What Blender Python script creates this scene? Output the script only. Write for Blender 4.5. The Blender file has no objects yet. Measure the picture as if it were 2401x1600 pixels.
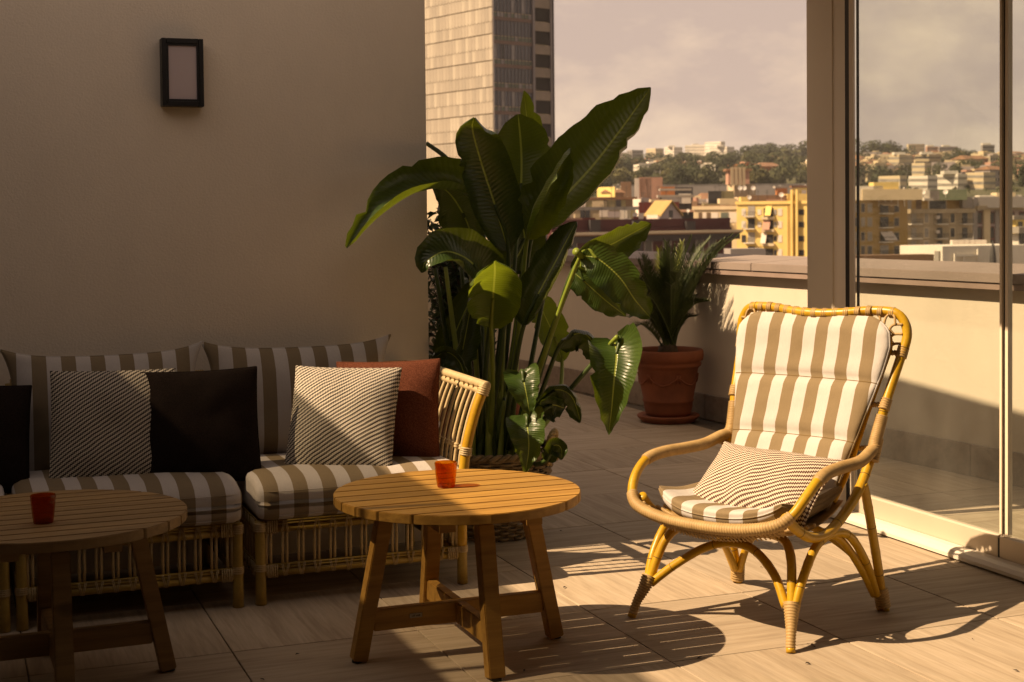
import bpy, bmesh, math, random
from mathutils import Vector, Matrix, noise
from math import sin, cos, pi, radians, tan, sqrt, atan2

S = bpy.context.scene
COL = S.collection
random.seed(7)

# ------------------------------------------------------------------ camera
CF, CX, CY = 3417.07, 1200.5, 611.26          # focal length and principal point, in pixels of the 2401 px wide photo
YAW, PITCH, ROLL, EYE = radians(21.1133), radians(1.76349), radians(-0.57114), 1.4
_f0 = Vector((sin(YAW), cos(YAW), 0)); _r0 = Vector((cos(YAW), -sin(YAW), 0)); _up = Vector((0, 0, 1))
_fw = _f0 * cos(PITCH) - _up * sin(PITCH); _uc = _up * cos(PITCH) + _f0 * sin(PITCH)
_rt = _r0 * cos(ROLL) + _uc * sin(ROLL); _ut = -_r0 * sin(ROLL) + _uc * cos(ROLL)
EYEP = Vector((0, 0, EYE))
cam_data = bpy.data.cameras.new('camera')
cam = bpy.data.objects.new('camera', cam_data); COL.objects.link(cam)
cam.matrix_world = Matrix(((_rt.x, _ut.x, -_fw.x, 0), (_rt.y, _ut.y, -_fw.y, 0), (_rt.z, _ut.z, -_fw.z, EYE), (0, 0, 0, 1)))
cam_data.sensor_fit = 'HORIZONTAL'; cam_data.sensor_width = 36
cam_data.lens = 36 * CF / 2401
cam_data.shift_y = -(800 - CY) / 2401
cam_data.clip_start = 0.05; cam_data.clip_end = 20000
cam_data.dof.use_dof = True; cam_data.dof.focus_distance = 5.2; cam_data.dof.aperture_fstop = 7.1
S.camera = cam

# ------------------------------------------------------------------ light
SUN_EL, SUN_AZ = radians(46), radians(-6)     # the light travels along +X, turned a little towards -Y
SUN_DIR = Vector((cos(SUN_AZ) * cos(SUN_EL), sin(SUN_AZ) * cos(SUN_EL), -sin(SUN_EL)))
w = bpy.data.worlds.new('World'); S.world = w; w.use_nodes = True
nt = w.node_tree; nt.nodes.clear()
out = nt.nodes.new('ShaderNodeOutputWorld'); bg = nt.nodes.new('ShaderNodeBackground')
sky = nt.nodes.new('ShaderNodeTexSky'); sky.sky_type = 'NISHITA'; sky.sun_disc = False
sky.sun_elevation = SUN_EL
sky.sun_rotation = math.atan2(-SUN_DIR.x, -SUN_DIR.y)
sky.altitude = 60; sky.air_density = 1.0; sky.dust_density = 4.0; sky.ozone_density = 1.0
tc = nt.nodes.new('ShaderNodeTexCoord'); mp = nt.nodes.new('ShaderNodeMapping'); mp.inputs['Scale'].default_value = (1, 1, 2.0); mp.inputs['Location'].default_value = (.37, .2, .1)
n1 = nt.nodes.new('ShaderNodeTexNoise'); n1.inputs['Scale'].default_value = 6.5; n1.inputs['Detail'].default_value = 8; n1.inputs['Roughness'].default_value = .62
cr = nt.nodes.new('ShaderNodeValToRGB'); cr.color_ramp.elements[0].position = .43; cr.color_ramp.elements[1].position = .64
hz = nt.nodes.new('ShaderNodeMix'); hz.data_type = 'RGBA'; 
sx = nt.nodes.new('ShaderNodeSeparateXYZ'); nt.links.new(tc.outputs['Generated'], sx.inputs[0])
hr = nt.nodes.new('ShaderNodeMapRange'); hr.interpolation_type = 'SMOOTHSTEP'; nt.links.new(sx.outputs[2], hr.inputs[0])
hr.inputs[1].default_value = .12; hr.inputs[2].default_value = .66; hr.inputs[3].default_value = .95; hr.inputs[4].default_value = .15
nt.links.new(hr.outputs[0], hz.inputs[0])
hz.inputs[7].default_value = (8.15, 7.1, 7.35, 1)      # thin high haze whitening the whole sky
mx = nt.nodes.new('ShaderNodeMix'); mx.data_type = 'RGBA'
mx.inputs[7].default_value = (11.4, 9.9, 8.9, 1)      # sunlit cloud
mul = nt.nodes.new('ShaderNodeMath'); mul.operation = 'MULTIPLY'; mul.inputs[1].default_value = 1.0
nt.links.new(tc.outputs['Generated'], mp.inputs['Vector']); nt.links.new(mp.outputs[0], n1.inputs['Vector'])
nt.links.new(n1.outputs['Fac'], cr.inputs['Fac']); nt.links.new(cr.outputs['Color'], mul.inputs[0])
nt.links.new(sky.outputs[0], hz.inputs[6]); nt.links.new(hz.outputs[2], mx.inputs[6]); nt.links.new(mul.outputs[0], mx.inputs[0])
nt.links.new(mx.outputs[2], bg.inputs['Color']); bg.inputs['Strength'].default_value = .0475
nt.links.new(bg.outputs[0], out.inputs['Surface'])
sun_data = bpy.data.lights.new('sun', 'SUN'); sun_data.energy = 5.0; sun_data.angle = radians(.42); sun_data.color = (1, .83, .62)
sun = bpy.data.objects.new('sun', sun_data); COL.objects.link(sun)
sun.rotation_euler = SUN_DIR.to_track_quat('-Z', 'Y').to_euler()
vs = S.view_settings
vs.view_transform = 'Standard'; vs.look = 'None'; vs.exposure = 0.55; vs.gamma = 1; vs.use_curve_mapping = False
try:
    vs.use_white_balance = True; vs.white_balance_temperature = 8600; vs.white_balance_tint = 14
except Exception:
    pass
S.render.engine = 'CYCLES'
S.cycles.max_bounces = 8; S.cycles.transparent_max_bounces = 16; S.cycles.use_denoising = True
S.cycles.caustics_reflective = False; S.cycles.caustics_refractive = False

# ------------------------------------------------------------------ helpers: places
def ray(px, py):
    return (_rt * ((px - CX) / CF) - _ut * ((py - CY) / CF) + _fw)
def onplane(px, py, p0, n):
    d = ray(px, py); n = Vector(n); t = (Vector(p0) - EYEP).dot(n) / d.dot(n)
    return EYEP + d * t
def atY(px, py, Y): return onplane(px, py, (0, Y, 0), (0, 1, 0))
def atZ(px, py, z=0): return onplane(px, py, (0, 0, z), (0, 0, 1))
def atD(px, py, D): return onplane(px, py, _f0 * D, _f0)       # at a horizontal distance D in front of the terrace

# ------------------------------------------------------------------ helpers: objects
def tag(o, label=None, cat=None, group=None, kind=None):
    if label: o['label'] = label
    if cat: o['category'] = cat
    if group: o['group'] = group
    if kind: o['kind'] = kind
    return o
def thing(name, loc, label, cat, group=None, rz=0):
    o = bpy.data.objects.new(name, None); COL.objects.link(o); o.location = loc; o.rotation_euler = (0, 0, rz)
    o.empty_display_size = .1
    return tag(o, label, cat, group)
def link(name, me, parent=None, loc=(0, 0, 0), rot=(0, 0, 0)):
    o = bpy.data.objects.new(name, me); COL.objects.link(o)
    if parent: o.parent = parent
    o.location = loc; o.rotation_euler = rot
    return o

class MB:
    def __init__(s): s.v = []; s.f = []; s.uv = None
    def add(s, vs, fs):
        b = len(s.v); s.v += [tuple(v) for v in vs]; s.f += [tuple(i + b for i in f) for f in fs]; return s
    def box(s, c, size, rot=None):
        hx, hy, hz = [a / 2 for a in size]
        vs = [Vector((x, y, z)) for x in (-hx, hx) for y in (-hy, hy) for z in (-hz, hz)]
        if rot is not None: vs = [rot @ v for v in vs]
        c = Vector(c)
        return s.add([v + c for v in vs], [(0, 1, 3, 2), (4, 6, 7, 5), (0, 4, 5, 1), (2, 3, 7, 6), (0, 2, 6, 4), (1, 5, 7, 3)])
    def bar(s, a, b, w, h, up=(0, 0, 1)):
        a = Vector(a); b = Vector(b); t = (b - a).normalized(); up = Vector(up)
        sd = t.cross(up).normalized(); u = sd.cross(t)
        r = Matrix((sd, t, u)).transposed()
        return s.box((a + b) / 2, (w, (b - a).length, h), r)
    def tube(s, pts, r, n=8, closed=False, cap=True):
        pts = [Vector(p) for p in pts]; m = len(pts)
        rs = r if isinstance(r, (list, tuple)) else [r] * m
        t0 = (pts[1] - pts[0]).normalized()
        ref = Vector((0, 0, 1)) if abs(t0.z) < .9 else Vector((1, 0, 0))
        nn = (ref - t0 * ref.dot(t0)).normalized()
        b = len(s.v)
        for i in range(m):
            if closed: t = pts[(i + 1) % m] - pts[i - 1]
            else: t = pts[min(i + 1, m - 1)] - pts[max(i - 1, 0)]
            t = t.normalized() if t.length > 1e-9 else t0
            nn = nn - t * nn.dot(t)
            nn = nn.normalized() if nn.length > 1e-6 else t.orthogonal().normalized()
            bb = t.cross(nn)
            for k in range(n):
                a = 2 * pi * k / n
                s.v.append(tuple(pts[i] + (nn * cos(a) + bb * sin(a)) * rs[i]))
        for i in range(m if closed else m - 1):
            for k in range(n):
                j = (i + 1) % m
                s.f.append((b + i * n + k, b + i * n + (k + 1) % n, b + j * n + (k + 1) % n, b + j * n + k))
        if cap and not closed:
            s.f.append(tuple(b + k for k in range(n))[::-1]); s.f.append(tuple(b + (m - 1) * n + k for k in range(n)))
        return s
    def lathe(s, prof, n=24, c=(0, 0, 0)):
        b = len(s.v); c = Vector(c)
        for (r, z) in prof:
            for k in range(n):
                a = 2 * pi * k / n; s.v.append((c.x + r * cos(a), c.y + r * sin(a), c.z + z))
        for i in range(len(prof) - 1):
            for k in range(n):
                s.f.append((b + i * n + k, b + i * n + (k + 1) % n, b + (i + 1) * n + (k + 1) % n, b + (i + 1) * n + k))
        return s
    def mesh(s, name, mat, smooth=False, origin=None):
        me = bpy.data.meshes.new(name)
        vs = s.v
        if origin is not None:
            o = Vector(origin); vs = [(v[0] - o.x, v[1] - o.y, v[2] - o.z) for v in vs]
        me.from_pydata(vs, [], s.f); me.update()
        if smooth: me.polygons.foreach_set('use_smooth', [True] * len(me.polygons))
        if mat: me.materials.append(mat)
        return me
    def build(s, name, mat, parent=None, smooth=False, origin=None, loc=(0, 0, 0), rot=(0, 0, 0)):
        return link(name, s.mesh(name, mat, smooth, origin), parent, loc, rot)

def bevelled(me, w, seg=2):
    bm = bmesh.new(); bm.from_mesh(me)
    bmesh.ops.bevel(bm, geom=list(bm.edges), offset=w, segments=seg, affect='EDGES', clamp_overlap=True)
    bm.normal_update(); bm.to_mesh(me); bm.free(); return me
def spline(pts, n=8):
    """Catmull-Rom through the points, n steps per span."""
    P = [Vector(p) for p in pts]; P = [P[0] * 2 - P[1]] + P + [P[-1] * 2 - P[-2]]
    res = []
    for i in range(1, len(P) - 2):
        for k in range(n):
            t = k / n; a, b, c, d = P[i - 1:i + 3]
            res.append(.5 * ((2 * b) + (c - a) * t + (2 * a - 5 * b + 4 * c - d) * t * t + (3 * b - a - 3 * c + d) * t ** 3))
    res.append(P[-2].copy()); return res
def resample(pts, step):
    L = [0]
    for a, b in zip(pts, pts[1:]): L.append(L[-1] + (b - a).length)
    n = max(2, int(L[-1] / step)); res = []; j = 0
    for i in range(n + 1):
        d = L[-1] * i / n
        while j < len(L) - 2 and L[j + 1] < d: j += 1
        t = (d - L[j]) / max(1e-9, L[j + 1] - L[j]); res.append(pts[j].lerp(pts[j + 1], t))
    return res
def wrapped(mb, pts, r, pitch, n=10, amp=.16):
    """A pole wound with cane: one bulging ring per turn."""
    P = resample(pts, pitch / 3)
    prof = (1 - amp, 1.0, 1.0)
    return mb.tube(P, [r * (prof[i % 3] if 0 < i < len(P) - 1 else 1 - amp) for i in range(len(P))], n)
def binding(mb, p, t, r, turns=3, pitch=.006):
    t = Vector(t).normalized(); p = Vector(p); L = turns * pitch
    wrapped(mb, [p - t * L / 2, p + t * L / 2], r, pitch, 10, .22)

# ------------------------------------------------------------------ helpers: materials
def new_mat(name):
    m = bpy.data.materials.new(name); m.use_nodes = True
    t = m.node_tree; b = t.nodes['Principled BSDF']; return m, t, b
def nd(t, typ, **kw):
    n = t.nodes.new(typ)
    for k, v in kw.items():
        if k in ('i',):
            for a, c in v.items(): n.inputs[a].default_value = c
        else: setattr(n, k, v)
    return n
def mixc(t, fac, a, b, blend='MIX'):
    n = nd(t, 'ShaderNodeMix', data_type='RGBA', blend_type=blend)
    for s_, v in ((0, fac), (6, a), (7, b)):
        if hasattr(v, 'links'): t.links.new(v, n.inputs[s_])
        else: n.inputs[s_].default_value = v if s_ == 0 else (*v, 1) if len(v) == 3 else v
    return n.outputs[2]
def mth(t, op, a, b=None, c=None):
    n = nd(t, 'ShaderNodeMath', operation=op)
    for i, v in enumerate((a, b, c)):
        if v is None: continue
        if hasattr(v, 'links'): t.links.new(v, n.inputs[i])
        else: n.inputs[i].default_value = v
    return n.outputs[0]
def coords(t, scale=(1, 1, 1), src='Object', rot=(0, 0, 0), rand=False):
    c = nd(t, 'ShaderNodeTexCoord'); m = nd(t, 'ShaderNodeMapping'); m.inputs['Scale'].default_value = scale; m.inputs['Rotation'].default_value = rot
    t.links.new(c.outputs[src], m.inputs['Vector'])
    if rand:
        oi = nd(t, 'ShaderNodeObjectInfo'); mm = nd(t, 'ShaderNodeVectorMath', operation='SCALE'); cb = nd(t, 'ShaderNodeCombineXYZ')
        for k in range(3): t.links.new(oi.outputs['Random'], cb.inputs[k])
        t.links.new(cb.outputs[0], mm.inputs[0]); mm.inputs['Scale'].default_value = 37.0
        t.links.new(mm.outputs[0], m.inputs['Location'])
    return m.outputs[0]
def noi(t, vec, scale=5, detail=4, rough=.55, dist=0):
    n = nd(t, 'ShaderNodeTexNoise', i={'Scale': scale, 'Detail': detail, 'Roughness': rough, 'Distortion': dist}); t.links.new(vec, n.inputs['Vector']); return n.outputs['Fac']
def ramp(t, fac, stops):
    n = nd(t, 'ShaderNodeValToRGB'); e = n.color_ramp.elements
    while len(e) < len(stops): e.new(.5)
    for x, (p, c) in zip(e, stops):
        x.position = p; x.color = (*c, 1) if not isinstance(c, (int, float)) else (c, c, c, 1)
    t.links.new(fac, n.inputs[0]); return n.outputs[0]
def bump(t, b, h, strength=.3, dist=.01):
    n = nd(t, 'ShaderNodeBump', i={'Strength': strength, 'Distance': dist}); t.links.new(h, n.inputs['Height']); t.links.new(n.outputs[0], b.inputs['Normal']); return n
def simple(name, col, rough=.6, var=.12, scale=6, bumps=.15, bscale=60, metal=0, rand=0.0, bdist=.004):
    m, t, b = new_mat(name)
    v = coords(t); f = noi(t, v, scale)
    dk = tuple(c * (1 - var) for c in col); lt = tuple(min(1, c * (1 + var)) for c in col)
    c = ramp(t, f, [(.3, dk), (.7, lt)])
    if rand:
        oi = nd(t, 'ShaderNodeObjectInfo'); k = nd(t, 'ShaderNodeMapRange', i={3: 1 - rand, 4: 1 + rand}); t.links.new(oi.outputs['Random'], k.inputs[0])
        hv = nd(t, 'ShaderNodeHueSaturation'); t.links.new(k.outputs[0], hv.inputs['Value']); t.links.new(c, hv.inputs['Color']); c = hv.outputs[0]
    t.links.new(c, b.inputs['Base Color']); b.inputs['Roughness'].default_value = rough; b.inputs['Metallic'].default_value = metal
    if bumps: bump(t, b, noi(t, v, bscale, 3), bumps, bdist)
    return m
M = {}
def stripe_fabric(name, period=.108, axis=0, phase=0.0, c1=(.61, .575, .56), c2=(.265, .195, .118)):
    m, t, b = new_mat(name)
    c = nd(t, 'ShaderNodeTexCoord'); s = nd(t, 'ShaderNodeSeparateXYZ'); t.links.new(c.outputs['Object'], s.inputs[0])
    f = mth(t, 'FRACT', mth(t, 'MULTIPLY_ADD', s.outputs[axis], 1 / period, phase + 50))
    k = mth(t, 'GREATER_THAN', f, .5)
    v = coords(t, (1, 1, 1)); thr = noi(t, coords(t, (700, 60, 60)), 1, 2); wr = noi(t, v, 14, 3)
    col = mixc(t, k, c1, c2)
    col = mixc(t, .22, col, ramp(t, thr, [(.3, .55), (.7, 1.0)]), 'MULTIPLY')
    t.links.new(col, b.inputs['Base Color']); b.inputs['Roughness'].default_value = .9
    b.inputs['Specular IOR Level'].default_value = .15
    h = mth(t, 'ADD', mth(t, 'MULTIPLY', noi(t, v, 900, 2), .25), mth(t, 'MULTIPLY', wr, 1.2)); bump(t, b, h, .35, .008)
    return m
def twill_fabric(name, c1=(.62, .55, .46), c2=(.022, .014, .012), period=.0135, ang=35):
    m, t, b = new_mat(name)
    c = nd(t, 'ShaderNodeTexCoord'); s = nd(t, 'ShaderNodeSeparateXYZ'); t.links.new(c.outputs['Object'], s.inputs[0])
    x, y = s.outputs[0], s.outputs[1]
    a = radians(ang); wob = mth(t, 'MULTIPLY', noi(t, coords(t), 9, 2), .012)
    d = mth(t, 'ADD', mth(t, 'ADD', mth(t, 'MULTIPLY', x, -sin(a)), mth(t, 'MULTIPLY', y, cos(a))), wob)
    e = mth(t, 'ADD', mth(t, 'MULTIPLY', x, cos(a)), mth(t, 'MULTIPLY', y, sin(a)))
    st = mth(t, 'MULTIPLY', mth(t, 'SINE', mth(t, 'MULTIPLY', e, 2 * pi / .0075)), .16)
    f = mth(t, 'FRACT', mth(t, 'ADD', mth(t, 'MULTIPLY_ADD', d, 1 / period, 40), st))
    tri = mth(t, 'ABSOLUTE', mth(t, 'SUBTRACT', f, .5))
    k = ramp(t, tri, [(.2, 0.0), (.3, 1.0)])
    t.links.new(mixc(t, k, c1, c2), b.inputs['Base Color']); b.inputs['Roughness'].default_value = .95
    bump(t, b, mth(t, 'SUBTRACT', 1.0, k), .5, .003)
    return m
def weave_fabric(name, col, lt):
    m, t, b = new_mat(name); v = coords(t)
    w1 = noi(t, coords(t, (260, 260, 260), rot=(0, 0, .78)), 1, 1)
    t.links.new(ramp(t, w1, [(.35, col), (.65, lt)]), b.inputs['Base Color']); b.inputs['Roughness'].default_value = .95; b.inputs['Specular IOR Level'].default_value = .1
    bump(t, b, mth(t, 'ADD', w1, mth(t, 'MULTIPLY', noi(t, v, 12, 3), 3)), .3, .004); return m
def wood(name, c1, c2, scale=(1.6, 26, 26), rough=.55, rand=.14, knots=True):
    m, t, b = new_mat(name); v = coords(t, scale, rand=True)
    g = noi(t, v, 1.3, 6, .6, .5); g2 = noi(t, coords(t, tuple(a * 5 for a in scale), rand=True), 1, 3)
    c = ramp(t, g, [(.28, c2), (.62, c1)])
    c = mixc(t, .25, c, ramp(t, g2, [(.3, .5), (.7, 1.0)]), 'MULTIPLY')
    if knots:
        kn = noi(t, coords(t, (3, 10, 10), rand=True), 1.4, 1)
        c = mixc(t, ramp(t, kn, [(.72, 0.0), (.8, .65)]), c, tuple(a * .35 for a in c2))
    oi = nd(t, 'ShaderNodeObjectInfo'); k = nd(t, 'ShaderNodeMapRange', i={3: 1 - rand, 4: 1 + rand}); t.links.new(oi.outputs['Random'], k.inputs[0])
    hv = nd(t, 'ShaderNodeHueSaturation'); t.links.new(k.outputs[0], hv.inputs['Value']); t.links.new(c, hv.inputs['Color'])
    t.links.new(hv.outputs[0], b.inputs['Base Color']); b.inputs['Roughness'].default_value = rough
    bump(t, b, g2, .2, .003); return m
def cane(name, c1, c2, rough=.35, scale=7):
    m, t, b = new_mat(name); v = coords(t)
    f = noi(t, v, scale, 4); g = noi(t, v, 90, 2)
    c = mixc(t, .3, ramp(t, f, [(.3, c2), (.65, c1)]), ramp(t, g, [(.3, .6), (.6, 1.0)]), 'MULTIPLY')
    t.links.new(c, b.inputs['Base Color']); b.inputs['Roughness'].default_value = rough; bump(t, b, g, .12, .002); return m
def floor_tile():
    m, t, b = new_mat('travertine_tile')
    v = coords(t, (1.1, 13, 1), rand=True); a = noi(t, v, 1.6, 7, .62, .8)
    d = noi(t, coords(t, (4, 70, 1), rand=True), 1.0, 5, .6, .3)
    c = ramp(t, a, [(.25, (.34, .26, .187)), (.5, (.465, .37, .275)), (.75, (.55, .45, .35))])
    c = mixc(t, .45, c, ramp(t, d, [(.3, .62), (.6, 1.0)]), 'MULTIPLY')
    oi = nd(t, 'ShaderNodeObjectInfo'); k = nd(t, 'ShaderNodeMapRange', i={3: .9, 4: 1.08}); t.links.new(oi.outputs['Random'], k.inputs[0])
    hv = nd(t, 'ShaderNodeHueSaturation'); t.links.new(k.outputs[0], hv.inputs['Value']); t.links.new(c, hv.inputs['Color'])
    t.links.new(hv.outputs[0], b.inputs['Base Color'])
    t.links.new(ramp(t, d, [(.3, .80), (.7, .66)]), b.inputs['Roughness']); b.inputs['Specular IOR Level'].default_value = .25; bump(t, b, d, .12, .002); return m
def stucco(name, col, bs=.5, sc=110, var=.06):
    m, t, b = new_mat(name); v = coords(t)
    f = mth(t, 'ADD', mth(t, 'MULTIPLY', noi(t, v, 1.1, 6, .65), .6), mth(t, 'MULTIPLY', noi(t, coords(t, (1, 1, .35)), 5, 5, .7), .4)); c = ramp(t, f, [(.32, tuple(x * (1 - 1.6 * var) for x in col)), (.62, col)])
    t.links.new(c, b.inputs['Base Color']); b.inputs['Roughness'].default_value = .92
    bump(t, b, noi(t, v, sc, 4, .6), bs, .004); return m
def leaf_mat(name, c1, c2, rib=(.34, .40, .09), trans=.25, rough=.33, ribw=.035, veins=34):
    m, t, b = new_mat(name)
    uv = nd(t, 'ShaderNodeUVMap'); s = nd(t, 'ShaderNodeSeparateXYZ'); t.links.new(uv.outputs[0], s.inputs[0])
    x, y = s.outputs[0], s.outputs[1]; ax = mth(t, 'ABSOLUTE', x)
    sl = mth(t, 'ADD', mth(t, 'SUBTRACT', y, mth(t, 'MULTIPLY', ax, .10)), mth(t, 'MULTIPLY', noi(t, coords(t, rand=True), 9, 2), .035))
    vn = mth(t, 'FRACT', mth(t, 'MULTIPLY', sl, veins)); vv = mth(t, 'ABSOLUTE', mth(t, 'SUBTRACT', vn, .5))
    f = noi(t, coords(t, rand=True), 6, 4)
    c = ramp(t, f, [(.3, c1), (.7, c2)])
    c = mixc(t, ramp(t, vv, [(0.0, .35), (.12, 0.0)]), c, tuple(min(1, a * 1.9) for a in c2))
    k = ramp(t, ax, [(ribw * .6, 1.0), (ribw * 1.2, 0.0)])
    c = mixc(t, k, c, rib)
    sp = noi(t, coords(t, rand=True), 160, 2)
    c = mixc(t, ramp(t, sp, [(.74, 0.0), (.78, .35)]), c, (.3, .28, .2))
    t.links.new(c, b.inputs['Base Color']); b.inputs['Roughness'].default_value = rough
    b.inputs['Specular IOR Level'].default_value = .5
    ed = mth(t, 'ADD', ax, mth(t, 'MULTIPLY', noi(t, coords(t, rand=True), 22, 3), .22))
    c = mixc(t, ramp(t, ed, [(1.045, 0.0), (1.075, .8)]), c, (.17, .115, .045)); t.links.new(c, b.inputs['Base Color'])
    bump(t, b, mth(t, 'SUBTRACT', mth(t, 'ADD', vv, mth(t, 'MULTIPLY', f, 1.5)), mth(t, 'MULTIPLY', k, .6)), .38, .006)
    tr = nd(t, 'ShaderNodeBsdfTranslucent'); tcol = mixc(t, .5, c, (.42, .5, .03)); t.links.new(tcol, tr.inputs[0])
    ms = nd(t, 'ShaderNodeMixShader'); ms.inputs[0].default_value = trans
    o = t.nodes['Material Output']; t.links.new(b.outputs[0], ms.inputs[1]); t.links.new(tr.outputs[0], ms.inputs[2]); t.links.new(ms.outputs[0], o.inputs[0])
    return m
def schlick(t):
    g = nd(t, 'ShaderNodeNewGeometry'); d = nd(t, 'ShaderNodeVectorMath', operation='DOT_PRODUCT')
    t.links.new(g.outputs['Normal'], d.inputs[0]); t.links.new(g.outputs['Incoming'], d.inputs[1])
    c = mth(t, 'SUBTRACT', 1.0, mth(t, 'ABSOLUTE', d.outputs['Value']))
    return mth(t, 'MULTIPLY_ADD', mth(t, 'POWER', c, 5.0), .96, .04)
def pane_glass(name, tint=(.93, .95, .93), refl=1.0, dirt=.06):
    m, t, b = new_mat(name); t.nodes.remove(b)
    tr = nd(t, 'ShaderNodeBsdfTransparent'); tr.inputs[0].default_value = (*tint, 1)
    gl = nd(t, 'ShaderNodeBsdfGlossy'); gl.inputs['Roughness'].default_value = .01
    df = nd(t, 'ShaderNodeBsdfDiffuse'); df.inputs[0].default_value = (.6, .58, .54, 1)
    k = mth(t, 'MULTIPLY', schlick(t), refl)
    m1 = nd(t, 'ShaderNodeMixShader'); t.links.new(k, m1.inputs[0]); t.links.new(tr.outputs[0], m1.inputs[1]); t.links.new(gl.outputs[0], m1.inputs[2])
    m2 = nd(t, 'ShaderNodeMixShader')
    f = ramp(t, noi(t, coords(t, (1, 1, 1)), 3, 5), [(.35, dirt * .3), (.75, dirt)])
    t.links.new(f, m2.inputs[0]); t.links.new(m1.outputs[0], m2.inputs[1]); t.links.new(df.outputs[0], m2.inputs[2])
    t.links.new(m2.outputs[0], t.nodes['Material Output'].inputs[0]); return m
def tumbler_glass(name='amber_glass', tint=(.93, .54, .18)):
    m, t, b = new_mat(name); t.nodes.remove(b)
    tr = nd(t, 'ShaderNodeBsdfTransparent'); tr.inputs[0].default_value = (*tint, 1)
    gl = nd(t, 'ShaderNodeBsdfGlossy'); gl.inputs['Roughness'].default_value = .03
    tl = nd(t, 'ShaderNodeBsdfTranslucent'); tl.inputs[0].default_value = (.55, .17, .02, 1)
    m0 = nd(t, 'ShaderNodeMixShader'); m0.inputs[0].default_value = .22; t.links.new(tr.outputs[0], m0.inputs[1]); t.links.new(tl.outputs[0], m0.inputs[2])
    m1 = nd(t, 'ShaderNodeMixShader'); t.links.new(schlick(t), m1.inputs[0]); t.links.new(m0.outputs[0], m1.inputs[1]); t.links.new(gl.outputs[0], m1.inputs[2])
    t.links.new(m1.outputs[0], t.nodes['Material Output'].inputs[0]); return m

M['tile'] = floor_tile(); M['grout'] = simple('grout', (.15, .12, .09), .95)
M['wall'] = stucco('cream_render', (.82, .72, .61)); M['parapet'] = stucco('parapet_render', (.70, .62, .51), .2)
M['coping'] = stucco('coping_stone', (.30, .24, .215), .15, 60, .12)
M['trim'] = simple('coping_trim', (.30, .22, .19), .7)
M['skirt'] = wood('skirting_tile', (.34, .27, .21), (.24, .18, .14), (1.2, 12, 12), .6, .05, False)
M['soffit'] = simple('dark_soffit', (.13, .10, .075), .8, .1)  # kept dark so the unseen roof, walls and wing bounce little light
M['black'] = simple('black_metal', (.012, .010, .010), .45, .1)
M['pillar_paint'] = simple('pillar_paint', (.84, .72, .58), .5, .03, 3, .03)
M['opal'] = simple('opal_diffuser', (.55, .46, .48), .35, .03, 4, .02)
M['alu'] = simple('champagne_aluminium', (.66, .56, .45), .38, .04, 3, .03, 80, .15)
M['white_alu'] = simple('white_aluminium', (.74, .68, .60), .4, .04, 3, .03)
M['glass'] = pane_glass('pane_glass'); M['rail_glass'] = pane_glass('railing_glass', (.52, .52, .50), 1.0, .04)
M['stripe'] = stripe_fabric('striped_canvas', c1=(.53, .485, .465), c2=(.245, .185, .12)); M['twill'] = twill_fabric('twill_fabric')  # sofa stripe colours darkened to stand in for the shade on it
M['twill_brown'] = twill_fabric('brown_twill_fabric', (.70, .60, .49), (.085, .032, .020), .0150, 30)
M['dark'] = weave_fabric('black_fabric', (.010, .006, .005), (.020, .013, .011))
M['rust'] = weave_fabric('rust_fabric', (.080, .023, .013), (.15, .050, .029))
M['teak'] = wood('teak', (.47, .255, .062), (.30, .145, .032)); M['old_teak'] = wood('weathered_teak', (.43, .265, .115), (.27, .16, .065))
M['bamboo'] = cane('yellow_cane', (.60, .36, .035), (.50, .27, .025)); M['bamboo_old'] = cane('old_cane', (.44, .30, .07), (.30, .19, .045), .45)
M['wrap'] = cane('cane_wrap', (.50, .33, .15), (.38, .24, .10), .6, 20); M['peel'] = cane('peeled_cane', (.60, .46, .26), (.48, .35, .19), .5, 20)
M['joint'] = simple('cane_joint', (.16, .09, .02), .7)
M['amber'] = tumbler_glass(); M['amber_dark'] = tumbler_glass('dark_amber_glass', (.74, .30, .09))
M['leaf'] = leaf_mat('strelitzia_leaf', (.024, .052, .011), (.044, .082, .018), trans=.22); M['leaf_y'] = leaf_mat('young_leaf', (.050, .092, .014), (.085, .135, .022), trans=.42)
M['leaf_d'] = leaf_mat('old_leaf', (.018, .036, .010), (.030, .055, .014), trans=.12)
M['stem'] = simple('leaf_stem', (.045, .075, .018), .45, .3, 8); M['stem_y'] = simple('young_stem', (.20, .26, .04), .45, .2, 8)
M['bark'] = simple('bark', (.07, .045, .028), .9, .3, 20, .5)
M['cycad'] = simple('cycad_leaflet', (.040, .062, .011), .6, .35, 5, 0); M['cycad_y'] = simple('young_cycad_leaflet', (.15, .17, .03), .45, .3, 5, 0)
M['shrub'] = simple('shrub_leaf', (.030, .055, .012), .45, .35, 9, 0)
M['terracotta'] = simple('terracotta', (.23, .068, .030), .8, .25, 5, .3, 40)
M['soil'] = simple('soil', (.03, .02, .014), 1, .3, 30, .5)
M['wicker'] = cane('wicker', (.30, .22, .13), (.16, .11, .06), .7, 30); M['rope'] = cane('rope', (.52, .38, .2), (.36, .25, .12), .8, 60)
M['plate'] = simple('nameplate_metal', (.28, .25, .22), .35, .1, 6, .05, 60, .6)
M['debris'] = simple('dry_debris', (.03, .02, .012), .9)

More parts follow.
